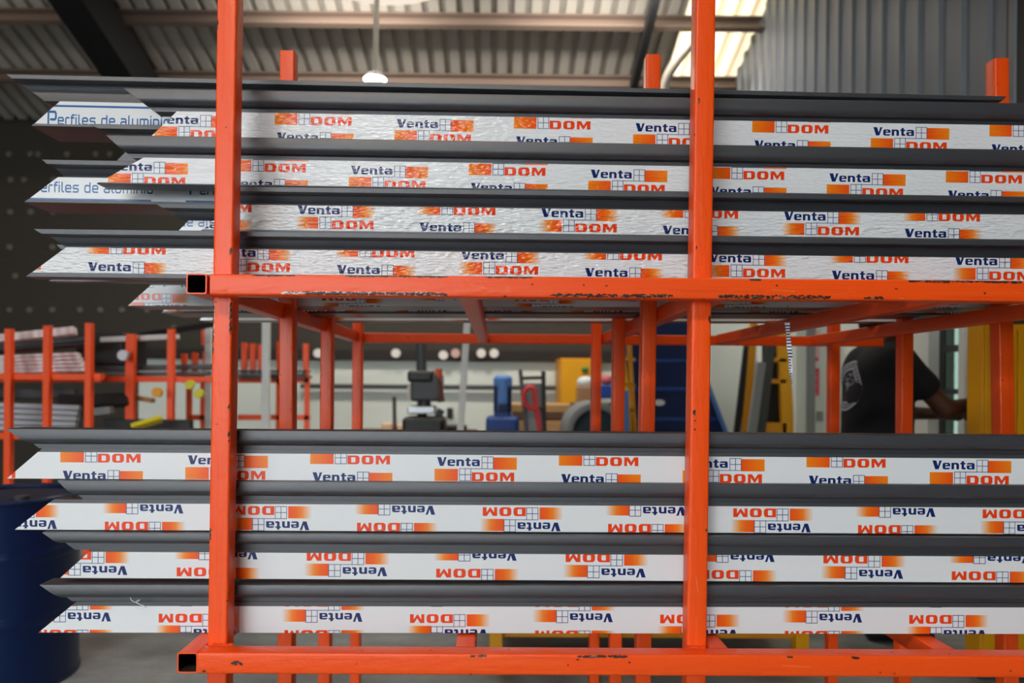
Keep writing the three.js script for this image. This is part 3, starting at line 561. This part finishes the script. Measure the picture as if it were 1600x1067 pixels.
{ // bundles on the second rack
  const film = std('#ffffff', 0.4, 0, { map: rep(fadeTex, 3, 6) });
  const bundle = [];
  const add = (x0, y0, x1, y1, z0, z1, w, mat, label, cat = 'profile') => bundle.push([x0, y0, x1, y1, z0, z1, w, mat, label, cat]);
  add(-60, 536, 118, 517, 4.5, 4.62, 0.05, film, 'white-filmed profile lying on top of the left bundle');
  add(-60, 548, 140, 530, 4.55, 4.7, 0.03, M.darkGrey, 'dark profile just under the topmost white one at left');
  add(-60, 553, 136, 538, 4.5, 4.7, 0.018, M.black, 'black profile in the left bundle above the printed rows');
  for (let k = 0; k < 5; k++) add(-60, 561 + k * 5.6, 124 + k * 3, 554 + k * 6, 4.52, 4.62, 0.021, film, 'printed white profile, ' + ['topmost', 'second', 'third', 'fourth', 'lowest'][k] + ' of five in the left bundle');
  add(150, 536, 345, 504, 5.4, 5.1, 0.045, M.black, 'black profile slanting over the second rack');
  add(160, 531, 278, 526, 5.0, 5.0, 0.035, M.white, 'white profile lying across the wide orange post at left');
  add(150, 576, 340, 573, 5.0, 5.1, 0.035, M.darkGrey, 'dark profile along the second rack beam');
  add(160, 585, 330, 583, 4.98, 5.1, 0.025, M.midGrey, 'mid grey profile lying on the second rack beam');
  add(-60, 614, 120, 616, 4.7, 4.8, 0.07, M.black, 'thick black profile on the lower level at left');
  add(90, 628, 200, 625, 4.7, 4.9, 0.09, M.black, 'black bundle between posts on the lower level');
  add(185, 617, 240, 626, 5.0, 5.0, 0.03, M.card, 'tan wooden strip lying on the lower level');
  for (let k = 0; k < 5; k++) add(-60, 632 + k * 9, 126 - k * 2, 638 + k * 8.5, 4.55, 4.7, 0.033, M.aluPale, 'bare light grey profile, ' + ['topmost', 'second', 'third', 'fourth', 'lowest'][k] + ' on the lower level at left');
  add(130, 645, 175, 640, 4.8, 4.8, 0.05, M.grey, 'short grey profile end on the lower level');
  add(205, 668, 253, 654, 4.6, 4.7, 0.03, std('#d8c414', 0.5), 'yellow spirit level lying above the lower stack at left', 'level');
  add(165, 662, 300, 664, 4.9, 4.9, 0.07, M.black, 'black bar in the gloom above the lower stack');
  for (const [x0, y0, x1, y1, z0, z1, w, mat, label, cat] of bundle) tag(part(cat === 'level' ? 'spirit_level' : 'long_profile', bar(at(x0, y0, z0), at(x1, y1, z1), w, 0.06, 0.004), mat), label, cat);
  for (const [px, py, r, mat, l] of [[193, 555, 0.035, M.raw, 'round bright tube end in the dark bundle at left'], [297, 601, 0.03, std('#d8d21c', 0.5), 'upper yellow cap in the second rack'], [311, 615, 0.032, std('#d8d21c', 0.5), 'lower yellow cap in the second rack'], [246, 613, 0.034, M.yellow, 'amber can in the second rack']])
    tag(part('round_end', new THREE.CylinderGeometry(r, r, 0.03, 18).rotateX(Math.PI / 2).translate(0, 0, 0), mat, null, at(px, py, 4.8)), l, 'cap');
  const blk = at(110, 570, 4.8); tag(part('black_bundle', box(-0.14, 0.2, -0.14, 0.1, -0.3, 0.05, 0.02), M.black, null, at(155, 541, 5.05)), 'black wrapped bundle end beside the third orange divider', 'bundle');
}

// ------------------------------------------------------------------ far workshop things
{ // drill press
  const Z = 6.15, b = at(662, 672, Z), t = thing('drill_press', 'dark drill press with orange lever before the pale back wall', 'drill press', null, V3(b.x, 0, -Z)), r = (px, py, z = Z) => at(px, py, z).sub(t.position);
  part('base', box(-0.2, 0.2, 0, 0.08, -0.2, 0.2, 0.02), M.black, t);
  part('column', rod(V3(0, 0.05, -0.08), r(658, 536, Z + 0.08), 0.045), M.darkGrey, t);
  const hd = r(668, 605); part('head', new RoundedBoxGeometry(0.26, 0.24, 0.36, 3, 0.03).translate(hd.x, hd.y, hd.z), M.darkGrey, t);
  const cv = r(660, 590); part('belt_cover', new RoundedBoxGeometry(0.22, 0.1, 0.4, 3, 0.03).translate(cv.x, cv.y + 0.01, cv.z), M.black, t);
  const wh = r(643, 612, Z - 0.1); part('hand_wheel', new THREE.CylinderGeometry(0.06, 0.06, 0.03, 20).rotateX(Math.PI / 2).scale(0.7, 1.2, 1).translate(wh.x, wh.y, wh.z), M.cream, t);
  part('lever', rod(r(690, 628, Z - 0.15), r(684, 598, Z - 0.15), 0.03), std('#5a2a20', 0.6), t);
  part('lever_grip', rod(r(684, 600, Z - 0.15), r(686, 576, Z - 0.15), 0.026, 0.032), std('#d9552c', 0.5), t);
  part('spindle', rod(r(664, 625, Z - 0.1), r(664, 645, Z - 0.1), 0.05), M.darkGrey, t);
  const jw = r(660, 640, Z - 0.06); part('chuck_guard', new RoundedBoxGeometry(0.24, 0.07, 0.2, 2, 0.015).translate(jw.x, jw.y, jw.z), M.raw, t);
  const tb = r(664, 665, Z - 0.05); part('table', new RoundedBoxGeometry(0.36, 0.16, 0.34, 3, 0.04).translate(tb.x, tb.y, tb.z), M.black, t);
  const ar = r(690, 640, Z - 0.1); part('side_arm', bar(ar, r(676, 668, Z - 0.1), 0.06, 0.06), M.black, t);
}
{ // bench with small things under the drill press level
  const Z = 6.7, t = thing('work_bench', 'low dark work bench running before the pale back wall', 'bench', null, at(640, 680, Z).setY(0)), top = at(640, 673, Z).y;
  const L = at(560, 600, Z).x - t.position.x, Rr = at(745, 600, Z).x - t.position.x;
  part('bench_top', box(L, Rr, top - 0.05, top, -0.3, 0.3), M.woodDark, t);
  for (const x of [L + 0.05, Rr - 0.05]) for (const z of [-0.25, 0.25]) part('leg', box(x - 0.03, x + 0.03, 0, top - 0.05, z - 0.03, z + 0.03), M.darkGrey, t);
  for (const [px, w, h, l] of [[605, 0.1, 0.075, 'pale wooden block on the bench, left of the dark stick'], [628, 0.11, 0.065, 'pale wooden block on the bench, beside the drill press']]) { const p = at(px, 672, Z); tag(part('wood_block', new RoundedBoxGeometry(w, h, 0.1, 3, 0.025), M.peach, null, V3(p.x, top + h / 2, -Z)), l, 'block'); }
  const a = at(617, 660, Z - 0.07), b = at(616, 620, Z - 0.07); tag(part('dark_stick', rod(V3(a.x, top, a.z + 0.0), b, 0.018), std('#4a3a34', 0.7)), 'dark stick standing upright between the pale wooden blocks', 'stick');
  const cl = at(703, 646, 8.2); tag(part('wall_clamp', new RoundedBoxGeometry(0.07, 0.13, 0.05, 2, 0.012), M.black, null, cl), 'small black clamp hung on the pale back wall', 'clamp');
  const bl = at(708, 667, 6.65); tag(part('tool_tray', new RoundedBoxGeometry(0.26, 0.06, 0.2, 2, 0.02), M.black, null, V3(bl.x, top + 0.03, bl.z)), 'flat black tray on the bench right of the drill press', 'tray');
}
tag(part('white_pole', bar(at(731, 486, 5), at(707, 872, 5), 0.047, 0.04), M.white), 'tall white pole leaning slightly in the middle gap', 'pole');
{ // blue pillar machine
  const Z = 6.4, c = at(785, 672, Z), t = thing('bench_grinder', 'blue pedestal machine with pale blue rounded head', 'machine', null, V3(c.x, 0, -Z)), r = (px, py, z = Z) => at(px, py, z).sub(t.position);
  const y0 = r(785, 648).y, y1 = r(785, 587).y;
  part('pedestal', box(-0.12, 0.12, 0, y0 - 0.1, -0.12, 0.12, 0.02), M.blue, t);
  part('base', new RoundedBoxGeometry(0.3, 0.16, 0.26, 3, 0.04).translate(0, y0 - 0.09, 0), M.blue, t);
  part('neck', new RoundedBoxGeometry(0.16, 0.12, 0.2, 3, 0.04).translate(0, y0 - 0.01, 0), M.blue, t);
  part('head', new RoundedBoxGeometry(0.165, y1 - y0, 0.2, 4, 0.045).translate(0, (y0 + y1) / 2, 0), M.navy, t);
  part('front_cover', new RoundedBoxGeometry(0.085, (y1 - y0) * 0.72, 0.06, 3, 0.025).translate(0, y0 + (y1 - y0) * 0.62, 0.1), M.blueLight, t);
  part('head_cap', new RoundedBoxGeometry(0.17, 0.12, 0.22, 4, 0.04).translate(0, y1 - 0.055, 0.0), M.blueLight, t);
}
{ // grey hand truck with red hose
  const Z = 5.8, t = thing('hand_truck', 'grey hand truck leaning in the middle of the gap', 'hand truck', null, at(832, 672, Z).setY(0)), r = (px, py, z = Z) => at(px, py, z).sub(t.position);
  part('side_rail', bar(r(813, 578, Z + 0.1), r(828, 735), 0.03, 0.03), M.darkGrey, t);
  part('side_rail', bar(r(849, 580, Z + 0.1), r(852, 735), 0.03, 0.03), M.darkGrey, t);
  part('cross_bar', bar(r(814, 591, Z + 0.09), r(850, 590, Z + 0.09), 0.03, 0.03), M.darkGrey, t);
  part('cross_bar', bar(r(820, 637, Z + 0.05), r(851, 637, Z + 0.05), 0.02, 0.03), M.darkGrey, t);
  const q = [r(817, 598, Z + 0.1), r(849, 598, Z + 0.1), r(850, 700, Z + 0.02), r(825, 700, Z + 0.02)], g = new THREE.BoxGeometry(0.17, 0.52, 0.012); g.rotateX(-0.13).translate(r(835, 648, Z + 0.06).x, r(835, 648).y, r(835, 648, Z + 0.07).z); part('back_plate', g, M.grey, t);
  part('toe_plate', box(-0.12, 0.14, 0, 0.015, -0.05, 0.2), M.darkGrey, t);
  for (const s of [-1, 1]) part('wheel', new THREE.CylinderGeometry(0.1, 0.1, 0.05, 24).rotateZ(Math.PI / 2).translate(s * 0.15 + 0.02, 0.1, -0.06), M.rubber, t);
  const H = [[846, 690], [840, 650], [836, 622], [834, 608], [827, 605], [820, 612], [818, 624], [824, 634], [836, 640]].map(([x, y]) => at(x, y, Z - 0.1));
  tag(part('red_hose', tube(H, 0.02, 60, 8), M.red), 'red hose looped over the grey hand truck', 'hose');
}
{ // wooden planks, yellow cabinet, box, sack
  const Z = 7.0;
  for (const [x0, x1, y0, y1, mat, l] of [[797, 890, 631, 643, M.wood, 'topmost pale wooden plank of the stack behind the hand truck'], [800, 888, 645, 654, M.woodDark, 'dark middle plank of the stack behind the hand truck'], [797, 892, 656, 674, M.wood, 'thick lowest plank of the stack behind the hand truck']]) {
    const a = at(x0, y1, Z), b = at(x1, y0, Z); tag(part('wooden_plank', new RoundedBoxGeometry(b.x - a.x, b.y - a.y, 0.4, 2, 0.008), mat, null, V3((a.x + b.x) / 2, (a.y + b.y) / 2, -Z)), l, 'plank', 'planks stacked behind the hand truck');
  }
  const c = thing('trestle', 'dark trestle carrying the wooden planks', 'trestle', null, at(845, 672, Z).setY(0)), top = at(845, 674, Z).y;
  for (const x of [-0.2, 0.2]) part('leg', box(x - 0.03, x + 0.03, 0, top, -0.15, 0.15), M.darkGrey, c);
  const Zc = 7.6, a = at(875, 636, Zc), b = at(940, 560, Zc), cab = thing('wall_cabinet', 'small yellow cabinet fixed on the back wall', 'cabinet', null, V3((a.x + b.x) / 2, a.y, -Zc));
  part('carcass', box(-(b.x - a.x) / 2, (b.x - a.x) / 2, 0, b.y - a.y, -0.65, 0), M.yellowDeep, cab);
  part('door', box(-(b.x - a.x) / 2 + 0.01, (b.x - a.x) / 2 - 0.01, 0.01, b.y - a.y - 0.01, 0, 0.015, 0.004), M.yellow, cab);
  part('handle', box(0.12, 0.135, 0.2, 0.3, 0.015, 0.035), M.darkGrey, cab);
  const bx = at(916, 633, 6.6); tag(part('cardboard_box', new RoundedBoxGeometry(0.17, 0.15, 0.2, 2, 0.006), M.card, null, at(916, 618, 6.6)), 'brown cardboard box left of the orange back post', 'box');
  tag(part('white_sack', new THREE.SphereGeometry(0.085, 20, 14).scale(1, 0.75, 0.9), M.white, null, at(915, 598, 6.6)), 'white cloth bundle lying on the brown cardboard box', 'sack');
  tag(part('green_ball', new RoundedBoxGeometry(0.07, 0.05, 0.07, 3, 0.02), M.green, null, at(914, 577, 7.58)), 'small green cap beside the yellow cabinet edge', 'cap');
  tag(part('blue_crate', new RoundedBoxGeometry(0.14, 0.12, 0.2, 2, 0.01), std('#1450b4', 0.5), null, at(947, 612, 6.4)), 'small blue crate between the orange back posts', 'crate');
  tag(part('pink_bundle', new THREE.SphereGeometry(0.06, 18, 12).scale(1, 0.8, 1), std('#c9606a', 0.7), null, at(948, 594, 6.4)), 'pink cloth bundle on the small blue crate', 'bundle');
  tag(part('tool_shelf', new RoundedBoxGeometry(0.4, 0.03, 0.3, 2, 0.006), M.darkGrey, null, at(927, 632, 6.5)), 'dark shelf board holding the cardboard box and blue crate', 'shelf');
  // big round duct mouth
  const d = at(932, 676, 5.4), dt = thing('round_duct', 'large round grey duct mouth with dark teal inside', 'duct', null, d);
  const prof = [[0.235, -0.5], [0.235, 0], [0.228, 0.012], [0.185, 0.012], [0.18, 0], [0.18, -0.5]].map((p) => new THREE.Vector2(...p));
  part('ring', new THREE.LatheGeometry(prof, 48).rotateX(Math.PI / 2), M.grey, dt);
  part('disc', new THREE.CylinderGeometry(0.182, 0.182, 0.02, 40).rotateX(Math.PI / 2).translate(0, 0, -0.1), M.teal, dt);
  part('stand', box(-0.12, 0.12, -d.y, -0.2, -0.4, -0.05), M.darkGrey, dt);
}
{ // crossed yellow ladder stiles, blue bar
  const Z = 5.6, t = thing('step_ladder', 'yellow step ladder with crossing stiles before the big blue hopper', 'ladder', null, at(985, 680, Z).setY(0)), r = (px, py, z = Z) => at(px, py, z).sub(t.position);
  part('stile', bar(r(968, 520), r(996, 735), 0.035, 0.03), M.yellow, t); part('stile', bar(r(982, 520), r(992, 690), 0.035, 0.03), M.yellowDeep, t); part('stile', bar(r(972, 560, Z + 0.1), r(990, 740, Z + 0.1), 0.03, 0.03), M.wood, t);
  for (const y of [560, 600, 640]) part('rung', bar(r(974, y), r(992, y + 2), 0.02, 0.03), M.yellow, t);
  tag(part('blue_bar', bar(at(978, 610, 5.3), at(983, 856, 5.3), 0.035, 0.03), M.blueLight), 'pale blue bar standing beside the yellow step ladder', 'bar');
}
{ // blue hopper: trapezoid with ribs
  const Z = 6.2, t = thing('sheet_hopper', 'large dark blue sheet-metal hopper with horizontal ribs behind the middle posts', 'hopper', null, at(1040, 672, Z).setY(0)), r = (px, py, z = Z) => at(px, py, z).sub(t.position);
  const P = [r(985, 490), r(1085, 490), r(1096, 585), r(1145, 700), r(1175, 820), r(960, 820)], sh = new THREE.Shape(P.map((p) => new THREE.Vector2(p.x, Math.max(0, p.y))));
  part('body', new THREE.ExtrudeGeometry(sh, { depth: 0.5, bevelSize: 0.01, bevelThickness: 0.01, bevelSegments: 2 }).translate(0, 0, -0.5), M.navy, t);
  for (const [y, x1] of [[530, 1088], [564, 1092], [608, 1104], [655, 1122]]) part('rib', bar(r(985, y, Z - 0.02), r(x1, y, Z - 0.02), 0.025, 0.02), M.blue, t);
  part('edge_strip', bar(r(1100, 585, Z - 0.02), r(1136, 680, Z - 0.02), 0.035, 0.03), M.blueLight, t);
  const s = r(1030, 629, Z - 0.02); part('sticker', new THREE.CylinderGeometry(0.05, 0.05, 0.004, 24).rotateX(Math.PI / 2).scale(1, 0.55, 1).translate(s.x, s.y, s.z), M.white, t);
  tag(part('door_panel', box(-0.16, 0.2, -1.24, 0.62, -0.02, 0.02, 0.006), M.wallPale, null, at(1134, 600, 6.9)), 'plain pale panel standing right of the blue hopper', 'panel');
}
{ // leaning bars and the yellow frame ladder
  const Z = 5.9;
  tag(part('leaning_bar', bar(at(1167, 540, Z), at(1133, 830, Z), 0.05, 0.03), M.black), 'black bar leaning against the wall, leftmost beside the yellow ladder', 'bar');
  tag(part('leaning_bar', bar(at(1189, 566, Z - 0.1), at(1154, 834, Z - 0.1), 0.07, 0.04), M.grey), 'light grey bar leaning between the black and dark grey ones', 'bar');
  tag(part('leaning_bar', bar(at(1206, 520, Z - 0.05), at(1170, 832, Z - 0.05), 0.075, 0.04), M.darkGrey), 'dark grey bar leaning just left of the yellow ladder', 'bar');
  const t = thing('extension_ladder', 'yellow ladder with dark centre leaning right of the dark bars', 'ladder', null, at(1210, 690, Z + 0.2).setY(0)), r = (px, py, z = Z + 0.0) => at(px, py, z).sub(t.position);
  part('stile', bar(r(1222, 500), r(1238, 828), 0.1, 0.04), M.yellow, t);
  part('stile', bar(r(1178, 500), r(1152, 828), 0.06, 0.04), M.yellowDeep, t);
  for (const [y, x0] of [[562, 1196], [595, 1190], [668, 1184]]) part('rung', bar(r(x0, y), r(1228, y + 1), y > 650 ? 0.09 : 0.035, 0.04), M.yellowDeep, t);
  part('back_board', box(r(1190, 600, Z + 0.12).x, r(1228, 600, Z + 0.12).x, 0.55, 1.75, r(0, 0, Z + 0.12).z, r(0, 0, Z + 0.1).z), M.black, t);
  // white door leaf with red vertical lettering
  const Zd = 5.3, d0 = at(1243, 700, Zd), d1 = at(1312, 460, Zd), dt = thing('door_leaf', 'pale grey door leaf with red vertical lettering', 'door', null, V3(d0.x, 0, -Zd));
  const w = d1.x - d0.x;
  part('leaf', box(0, w, 0.02, d1.y, -0.04, 0, 0.004), M.wallPale, dt);
  part('edge_bead', box(0.08, 0.14, 0.02, d1.y, 0, 0.015), M.grey, dt);
  const c = document.createElement('canvas'); c.width = 64; c.height = 512; const x = c.getContext('2d'); x.fillStyle = '#cfd3cd'; x.fillRect(0, 0, 64, 512);
  x.fillStyle = '#e2a6ac'; x.fillRect(8, 10, 44, 205); x.fillStyle = '#d9334a'; x.beginPath(); x.arc(32, 225, 16, 0, 7); x.fill(); x.fillRect(10, 290, 44, 205);
  x.fillStyle = 'rgba(205,210,205,0.65)'; for (let y = 24; y < 500; y += 30) if (y < 205 || y > 295) { x.fillRect(18, y, 26, 6); x.fillRect(18 + (y % 4) * 4, y, 6, 20); }
  const tx = new THREE.CanvasTexture(c); tx.colorSpace = THREE.SRGBColorSpace;
  const q = at(1276, 568, Zd - 0.005).sub(dt.position); part('lettering', new THREE.PlaneGeometry(0.062, 0.52).translate(q.x, q.y, 0.004), new THREE.MeshStandardMaterial({ map: tx, roughness: 0.5 }), dt);
  const k = at(1281, 650, Zd - 0.01).sub(dt.position); part('lock', new RoundedBoxGeometry(0.04, 0.07, 0.03, 2, 0.008).translate(k.x, k.y, 0.015), M.grey, dt);
}
{ // yellow steel cabinet on the right
  const Z = 3.02, a = at(1508, 900, Z + 0.1), b = at(1640, 507, Z), t = thing('steel_cabinet', 'tall yellow steel cabinet at far right behind the rack', 'cabinet', null, V3(a.x, 0, -Z)), w = b.x - a.x, h = b.y;
  part('carcass', box(0, w, 0.06, h, -0.1, 0, 0.006), M.yellow, t);
  part('door', box(0.008, w * 0.5 - 0.004, 0.08, h - 0.02, 0, 0.012, 0.004), M.yellow, t); part('door', box(w * 0.5 + 0.004, w - 0.008, 0.08, h - 0.02, 0, 0.012, 0.004), M.yellow, t);
  part('plinth', box(0.01, w - 0.01, 0, 0.06, -0.095, -0.01), M.darkGrey, t);
  part('handle', box(w * 0.5 + 0.03, w * 0.5 + 0.045, 0.85, 0.98, 0.012, 0.04, 0.005), M.darkGrey, t);
}
{ // yellow trolley behind the rack, its legs seen below the lower shelf
  const Z = 3.15, t = thing('work_trolley', 'yellow steel trolley behind the rack, legs showing under the lower shelf', 'trolley', null, at(1010, 900, Z).setY(0)), r = (px, z = Z) => at(px, 1000, z).x - t.position.x, top = at(900, 708, Z).y;
  const xs = [r(775), r(1250)];
  for (const x of xs) for (const z of [0, -0.5]) part('leg', box(x - 0.03, x + 0.03, 0.03, top, z - 0.03, z + 0.03, 0.005), M.yellow, t);
  part('top_board', box(xs[0] - 0.05, xs[1] + 0.05, top, top + 0.03, -0.55, 0.05, 0.006), M.midGrey, t);
  part('drawer_box', box(r(800), r(992), 0.16, 0.5, -0.5, -0.1, 0.008), M.yellowDeep, t);
  part('shelf', box(xs[0], xs[1], 0.13, 0.155, -0.5, 0, 0.004), M.yellowDeep, t);
  for (const x of xs) for (const z of [0, -0.5]) part('foot', new THREE.CylinderGeometry(0.035, 0.04, 0.03, 16).translate(x, 0.015, z), M.rubber, t);
}

// ------------------------------------------------------------------ the person at the right
{
  const P = V3(1.95, 0, -3.6), f = V3(0.99, 0, 0.1).normalize(), rt = V3(-0.1, 0, 0.99).normalize();
  const t = thing('person', 'person in dark T-shirt with a round print on the back, reaching to the right', 'person', null, P);
  const L = (F_, R_, Y) => V3(f.x * F_ + rt.x * R_, Y, f.z * F_ + rt.z * R_);
  const w2 = (px, py, z) => at(px, py, z).sub(P);
  const elbow = w2(1478, 640, 3.38), wrist = w2(1536, 628, 3.42), sh = L(0.02, 0.185, 1.39);
  const hand = wrist.clone().add(wrist.clone().sub(elbow).setLength(0.085));
  function sdf(bones, p, k = 0.035) { let d = 1e9; for (const [a, b, ra, rb] of bones) { const bx = b.x - a.x, by = b.y - a.y, bz = b.z - a.z, px = p.x - a.x, py = p.y - a.y, pz = p.z - a.z, h = Math.max(0, Math.min(1, (px * bx + py * by + pz * bz) / (bx * bx + by * by + bz * bz + 1e-9))); const e = Math.hypot(px - bx * h, py - by * h, pz - bz * h) - (ra + (rb - ra) * h); const q = Math.max(k - Math.abs(d - e), 0) / k; d = Math.min(d, e) - q * q * k * 0.25; } return d; }
  function solid(fn, min, max, cell) {
    const size = Math.max(max.x - min.x, max.y - min.y, max.z - min.z) / 2 + cell * 3, c = min.clone().add(max).multiplyScalar(0.5), N = Math.ceil(size * 2 / cell), mc = new MarchingCubes(N, new THREE.MeshBasicMaterial(), false, false, 400000);
    mc.isolation = 0; const p = V3(0, 0, 0), hx = (max.x - min.x) / 2 + cell * 2, hz = (max.z - min.z) / 2 + cell * 2, hy = (max.y - min.y) / 2 + cell * 2;
    for (let k = 0; k < N; k++) for (let j = 0; j < N; j++) for (let i = 0; i < N; i++) {
      const x = (i - N / 2) / (N / 2) * size, y = (j - N / 2) / (N / 2) * size, z = (k - N / 2) / (N / 2) * size;
      mc.field[k * N * N + j * N + i] = Math.abs(x) > hx || Math.abs(y) > hy || Math.abs(z) > hz ? -0.1 : -fn(p.set(x + c.x, y + c.y, z + c.z));
    }
    mc.update();
    const n = mc.count, pos = new Float32Array(n * 3), nor = new Float32Array(n * 3);
    for (let i = 0; i < n; i++) { for (let q = 0; q < 3; q++) { pos[i * 3 + q] = mc.positionArray[i * 3 + q] * size + c.getComponent(q); nor[i * 3 + q] = mc.normalArray[i * 3 + q]; } }
    let g = new THREE.BufferGeometry(); g.setAttribute('position', new THREE.BufferAttribute(pos, 3)); g = mergeVertices(g, 1e-5); g.computeVertexNormals();
    return g;
  }
  const lElbow = L(0.16, -0.24, 1.12), lWrist = L(0.38, -0.14, 1.12), lHand = L(0.45, -0.12, 1.12);
  const torso = [[L(0, 0, 0.98), L(0.0, 0, 1.1), 0.13, 0.125], [L(0, -0.05, 1.12), L(0, -0.09, 1.33), 0.12, 0.12], [L(0, 0.05, 1.12), L(0, 0.09, 1.33), 0.12, 0.12], [L(0, -0.16, 1.39), L(0, 0.16, 1.39), 0.07, 0.07], [L(0, -0.08, 0.97), L(0, 0.08, 0.97), 0.115, 0.115]];
  const neck = [[L(0.0, 0, 1.4), L(0.03, 0, 1.52), 0.06, 0.052]];
  const limbs = [[sh, elbow, 0.052, 0.043], [elbow, wrist, 0.043, 0.029], [L(0.02, -0.185, 1.39), lElbow, 0.052, 0.043], [lElbow, lWrist, 0.042, 0.029]];
  const legs = [-1, 1].flatMap((s) => [[L(0, s * 0.09, 0.95), L(0.02, s * 0.1, 0.5), 0.095, 0.062], [L(0.02, s * 0.1, 0.5), L(-0.01, s * 0.1, 0.09), 0.062, 0.042]]);
  const feet = [-1, 1].map((s) => [L(-0.02, s * 0.1, 0.045), L(0.17, s * 0.11, 0.035), 0.045, 0.034]);
  const fingers = (h, wr, across) => { const d = h.clone().sub(wr).normalize(), up = V3(0, 1, 0), out = []; out.push([wr, h, 0.03, 0.036]);
    for (let k = 0; k < 4; k++) { const o = across.clone().multiplyScalar((k - 1.5) * 0.02), a = h.clone().add(o), b = a.clone().addScaledVector(d, [0.035, 0.042, 0.04, 0.03][k]), e = b.clone().addScaledVector(d, 0.02).addScaledVector(up, -0.028); out.push([a, b, 0.0095, 0.009], [b, e, 0.009, 0.0075]); }
    const th = wr.clone().lerp(h, 0.4).addScaledVector(across, 0.03); out.push([th, th.clone().addScaledVector(d, 0.04).addScaledVector(across, 0.022), 0.012, 0.0095]); return out; };
  const head = [[L(0.035, 0, 1.6), L(0.045, 0, 1.64), 0.085, 0.088], [L(0.075, 0, 1.545), L(0.07, 0, 1.57), 0.05, 0.06], [L(0.135, 0, 1.585), L(0.125, 0, 1.615), 0.013, 0.009], [L(0.04, 0.085, 1.58), L(0.035, 0.09, 1.615), 0.016, 0.02], [L(0.04, -0.085, 1.58), L(0.035, -0.09, 1.615), 0.016, 0.02], [L(0.118, -0.02, 1.552), L(0.118, 0.02, 1.552), 0.009, 0.009]];
  const handR = fingers(hand, wrist, V3(0, 0.75, -0.65).normalize()), handL = fingers(lHand, lWrist, rt.clone());
  const body = [...torso, ...neck, ...limbs, ...legs, ...feet, ...head], all = (p) => { let d = sdf(body, p); return d; };
  const near = (bs, pad) => { const b = new THREE.Box3(); for (const [a, c, ra, rb] of bs) { b.expandByPoint(a.clone().addScalar(ra + pad)); b.expandByPoint(a.clone().addScalar(-ra - pad)); b.expandByPoint(c.clone().addScalar(rb + pad)); b.expandByPoint(c.clone().addScalar(-rb - pad)); } return b; };
  const make = (bs, cell, k) => { const b = near(bs, 0.01); return solid((p) => sdf(bs, p, k), b.min, b.max, cell); };
  const g = merge([make(body, 0.014, 0.035), make(handR, 0.004, 0.01), make(handL, 0.004, 0.01)]);
  part('body', g, M.skin, t);
  // shirt: wider shell over the trunk with sleeves
  const slR = sh.clone().lerp(elbow, 0.5), slL = L(0.02, -0.185, 1.39).lerp(lElbow, 0.5);
  const shirt = [...torso.map(([a, b, ra, rb]) => [a, b, ra + 0.016, rb + 0.016]), [L(-0.01, 0, 0.93), L(0, 0, 1.2), 0.155, 0.15], [sh, slR, 0.072, 0.074], [L(0.02, -0.185, 1.39), slL, 0.072, 0.074]];
  part('shirt', make(shirt, 0.014, 0.05), M.shirt, t);
  part('trousers', make(legs.map(([a, b, ra, rb]) => [a, b, ra + 0.014, rb + 0.022]).concat([[L(0, -0.07, 0.95), L(0, 0.07, 0.95), 0.125, 0.125]]), 0.014, 0.04), M.jeans, t);
  part('hair', make([[L(0.0, 0, 1.63), L(0.03, 0, 1.67), 0.088, 0.09], [L(-0.03, 0, 1.58), L(-0.02, 0, 1.62), 0.06, 0.07]], 0.01, 0.03), M.hair, t);
  for (const s of [-1, 1]) part('shoe', make([[L(-0.05, s * 0.1, 0.045), L(0.19, s * 0.11, 0.04), 0.05, 0.04]], 0.01, 0.02), M.black, t);
  for (const s of [-1, 1]) part('eye', new THREE.SphereGeometry(0.011, 12, 8), M.white, t, L(0.122, s * 0.033, 1.6));
  // round print on the back of the shirt
  const c = document.createElement('canvas'); c.width = c.height = 256; const x = c.getContext('2d'); x.fillStyle = '#070b13'; x.fillRect(0, 0, 256, 256); x.strokeStyle = '#aeb4c4'; x.lineWidth = 9;
  for (const r of [118, 84]) { x.beginPath(); x.arc(128, 128, r, 0, 7); x.stroke(); } x.setLineDash([9, 8]); x.lineWidth = 16; x.beginPath(); x.arc(128, 128, 101, 0, 7); x.stroke(); x.setLineDash([]);
  x.fillStyle = '#8d95a8'; for (let i = 0; i < 60; i++) { const a = rnd() * 6.28, r = rnd() * 66; x.fillRect(128 + Math.cos(a) * r, 118 + Math.sin(a) * r * 0.8, rr(5, 16), rr(4, 10)); } x.fillStyle = '#9a4350'; x.fillRect(96, 166, 66, 22);
  const tx = new THREE.CanvasTexture(c); tx.colorSpace = THREE.SRGBColorSpace;
  const pg = new THREE.CircleGeometry(0.135, 36), pp = pg.attributes.position, dir = f.clone().negate(), cy = 1.265, sB = shirt;
  for (let i = 0; i < pp.count; i++) { const a = pp.getX(i), b = pp.getY(i); let s = 0.4; const q = V3(0, 0, 0); for (let k = 0; k < 60; k++) { q.copy(L(-s, -(-a) * 1, cy + b)); const d = sdf(sB, q, 0.05); if (d < 0.004) break; s -= d * 0.8; } pp.setXYZ(i, q.x, q.y, q.z); }
  pg.computeVertexNormals();
  part('shirt_print', pg, new THREE.MeshStandardMaterial({ map: tx, roughness: 0.8, side: THREE.DoubleSide }), t);
}

renderer.render(scene, camera);
